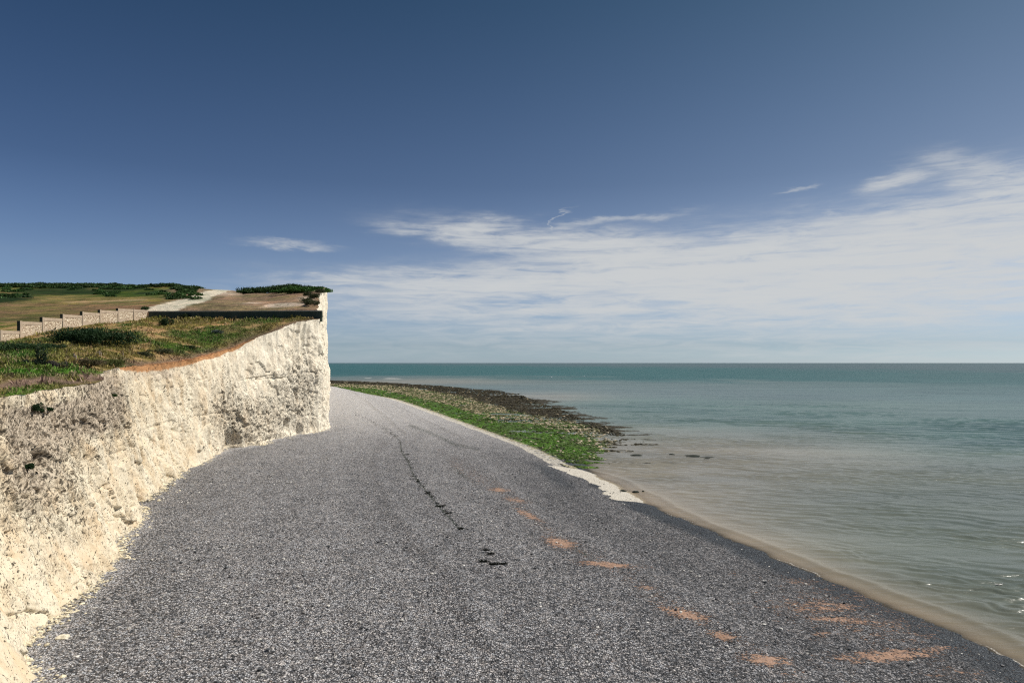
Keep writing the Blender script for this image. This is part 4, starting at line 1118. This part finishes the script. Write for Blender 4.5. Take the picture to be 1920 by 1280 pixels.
def seaweed(px, py, w_, d_, lab):
    q = bhit(px, py); n = int(330 * w_)
    rd, an = np.sqrt(rng.random(n)), rng.uniform(0, 2 * pi, n)
    pp = np.stack([rd * np.cos(an) * w_ * .6 * (.8 + .3 * np.sin(3 * an)), rd * np.sin(an) * d_ * .55 + .8 * d_ * np.sin(rd * np.cos(an) * 2.6), np.abs(rng.normal(size=n)) * .05 + .03], -1)
    V, Fc = leaves(pp, rng.uniform(.06, .11, n), -.5, .5)
    o_ = setmesh('seaweed_clump', V, Fc, M['weed'], None, False, {'tint': np.repeat(np.array([[.022, .026, .017]]) * rng.uniform(.5, 2, (n, 1)), 4, 0)})
    o_.location = (q[0], q[1], q[2] + .02); o_.rotation_euler = (0, 0, -.25); tag(o_, lab, 'seaweed')


for a_ in [(911, 1033, .45, .2, 'black seaweed clump above the longer tangled strip on the shingle'), (920, 1040, .5, .2, 'black seaweed scrap just below the upper clump on the shingle'), (908, 1054, .7, .16, 'left end of the thin black seaweed strip on the shingle'), (925, 1059, .6, .12, 'middle of the thin black seaweed strip on the shingle'),
           (942, 1059, .6, .25, 'thick black right end of the seaweed strip on the shingle'), (826, 950, .9, .5, 'large black seaweed clump on the strandline halfway down the beach'), (803, 925, .5, .4, 'black seaweed clump on the strandline above the large one'), (841, 963, .5, .3, 'small seaweed clump on the strandline below the large one'), (762, 853, .7, .7, 'seaweed clump at the bend of the strandline'),
           (784, 903, .4, .3, 'small seaweed scrap on the strandline between the bend and the large clump'), (863, 992, .4, .4, 'lowest seaweed clump of the strandline')]:
    seaweed(a_[0], a_[1], a_[2] * .95, a_[3] * .30, a_[4])
# scattered strandline bits
ln = [(666, 776), (691, 788), (716, 799), (734, 813), (750, 826), (753, 847), (766, 866), (775, 891), (787, 904), (806, 929), (825, 951), (862, 992)]
ps = []
for k in range(200):
    i = rng.integers(0, len(ln) - 1); f_ = rng.random()
    px = ln[i][0] * (1 - f_) + ln[i + 1][0] * f_ + rng.normal() * 2.5; py = ln[i][1] * (1 - f_) + ln[i + 1][1] * f_ + rng.normal() * 2
    ps.append(bhit(px, py) + np.array([0, 0, .02]))
ps = np.array(ps)
pp = np.repeat(ps, 4, 0) + rng.normal(size=(len(ps) * 4, 3)) * np.array([.16, .16, .01])
V, Fc = leaves(pp, rng.uniform(.07, .17, len(pp)), -.2, .5)
o = setmesh('seaweed', V, Fc, M['weed'], None, False, {'tint': np.repeat(np.array([[.01, .014, .01]]) * rng.uniform(.5, 2, (len(pp), 1)), 4, 0)})
tag(o, kind='stuff')

# larger stones lying on the shingle
N = 5200
Yq = 22 + 75 * rng.random(N) ** 1.5
uq = rng.random(N) ** 1.3
Xq = foot(Yq) + .8 + (toe(Yq) - foot(Yq) - 2) * uq
pq = np.stack([Xq, Yq, shore_z(Xq, Yq) + .01], -1)
sz = .035 + .075 * rng.random(N) ** 2.5
r_ = rng.random((N, 1))
ct = np.where(r_ < .38, np.array([[.62, .60, .55]]), np.where(r_ < .62, np.array([[.30, .29, .28]]), np.array([[.07, .075, .08]]))) * rng.uniform(.7, 1.2, (N, 1))
o = rocks('cobbles', pq, sz, ct, M['rock'], .6)
tag(o, kind='stuff')

# fallen chalk at the foot of the cliff
N = 4200
Yq = 24 + 100 * rng.random(N) ** 1.1
ff = np.array([P[i, np.argmax(P[i, :, 2] < beach_z(P[i, -1, 0] + .3, P[i, -1, 1]) + .05), 0] for i in range(ny)])
off = np.abs(rng.normal(size=N)) * .28 * (1 + .9 * vn(Yq * .35, 1, 0, 120)) + .9 * (rng.random(N) < .10) * rng.random(N)
Xq = np.interp(Yq, P[:, -1, 1], ff) + off
pq = np.stack([Xq, Yq, beach_z(Xq, Yq) + .0], -1)
sz = rng.uniform(.03, .10, N) * (1 + .5 * (rng.random(N) < .08)) * (1 + Yq / 200)
ct = np.where(rng.random((N, 1)) < .65, np.array([[.74, .66, .48]]), np.array([[.30, .28, .25]])) * rng.uniform(.7, 1.15, (N, 1))
o = rocks('chalk_rubble', pq, sz, ct, M['rock'], .7)
tag(o, kind='stuff')
V_, F_ = rock_mesh(55, 3, .3)
for (px, py, s, lab) in [(596, 806, .9, 'large fallen chalk block at the foot of the cliff corner'), (575, 811, .5, 'fallen chalk lump left of the large block at the corner'), (118, 1195, .22, 'small pale chalk lump on the shingle by the nearest cliff foot')]:
    q = bhit(px, py)
    o = setmesh('chalk_block', V_ * np.array([1.2, 1, .6]) * s, F_, M['rock'], None, False, {'tint': np.tile([[.78, .72, .56]], (len(V_), 1))})
    o.location = tuple(q); tag(o, lab, 'chalk block')


# ------------------------------------------------------------------ birds on the water
def gull(loc, rz, s, lab):
    root = empty('gull', loc, rz)
    V, Fc = rock_mesh(9, 3, 0.0)
    t_ = V[:, 0]; k = np.where(t_ < 0, 1 - .55 * t_ ** 2, 1 - .25 * t_ ** 2)
    V = V * np.stack([np.full(len(V), .24), .09 * k, .075 * k], -1); V[:, 2] += .05 + .04 * np.clip(-t_ - .4, 0, 1)
    h_ = V.copy()
    body = setmesh('body', V * s, Fc, M['white'], root, True)
    V, Fc = rock_mesh(9, 2, 0.0)
    setmesh('head', (V * np.array([.052, .04, .045]) + np.array([.22, 0, .17])) * s, Fc, M['white'], root, True)
    setmesh('bill', np.array([(.26, -.01, .165), (.26, .01, .165), (.26, 0, .18), (.33, 0, .155)]) * s, np.array([(0, 1, 3), (1, 2, 3), (2, 0, 3)]), M['wood'], root)
    for sgn in (1, -1):
        V, Fc = rock_mesh(9, 2, 0.0)
        w__ = setmesh('wing', (V * np.array([.20, .02, .05]) + np.array([-.06, sgn * .085, .075])) * s, Fc, M['cope'], root, True)
    tag(root, lab, 'gull')


q = hit(1869.5, 1097, 0); gull((q[0], q[1], .0), 2.6, .62, 'white bird sitting on the water at the right edge, left of two')
q = hit(1876.5, 1096.7, 0); gull((q[0], q[1], .0), .3, .72, 'white bird sitting on the water at the right edge, right of two')
# round marker floats far out
for (px, py, r_, lab) in [(1034, 708, .62, 'white round float on the teal water left of centre'), (1095, 705.3, .4, 'smaller white float farther right on the teal water')]:
    q = hit(px, py, 0); V, Fc = rock_mesh(9, 3, 0.0)
    root = empty('float', (q[0], q[1], 0))
    setmesh('ball', V * r_ + np.array([0, 0, r_ * .6]), Fc, M['white'], root, True)
    V, Fc = stems([((0, 0, r_ * 1.5), (0, 0, r_ * 2.0))], r_ * .12); setmesh('eye', V, Fc, M['wood'], root)
    tag(root, lab, 'float')
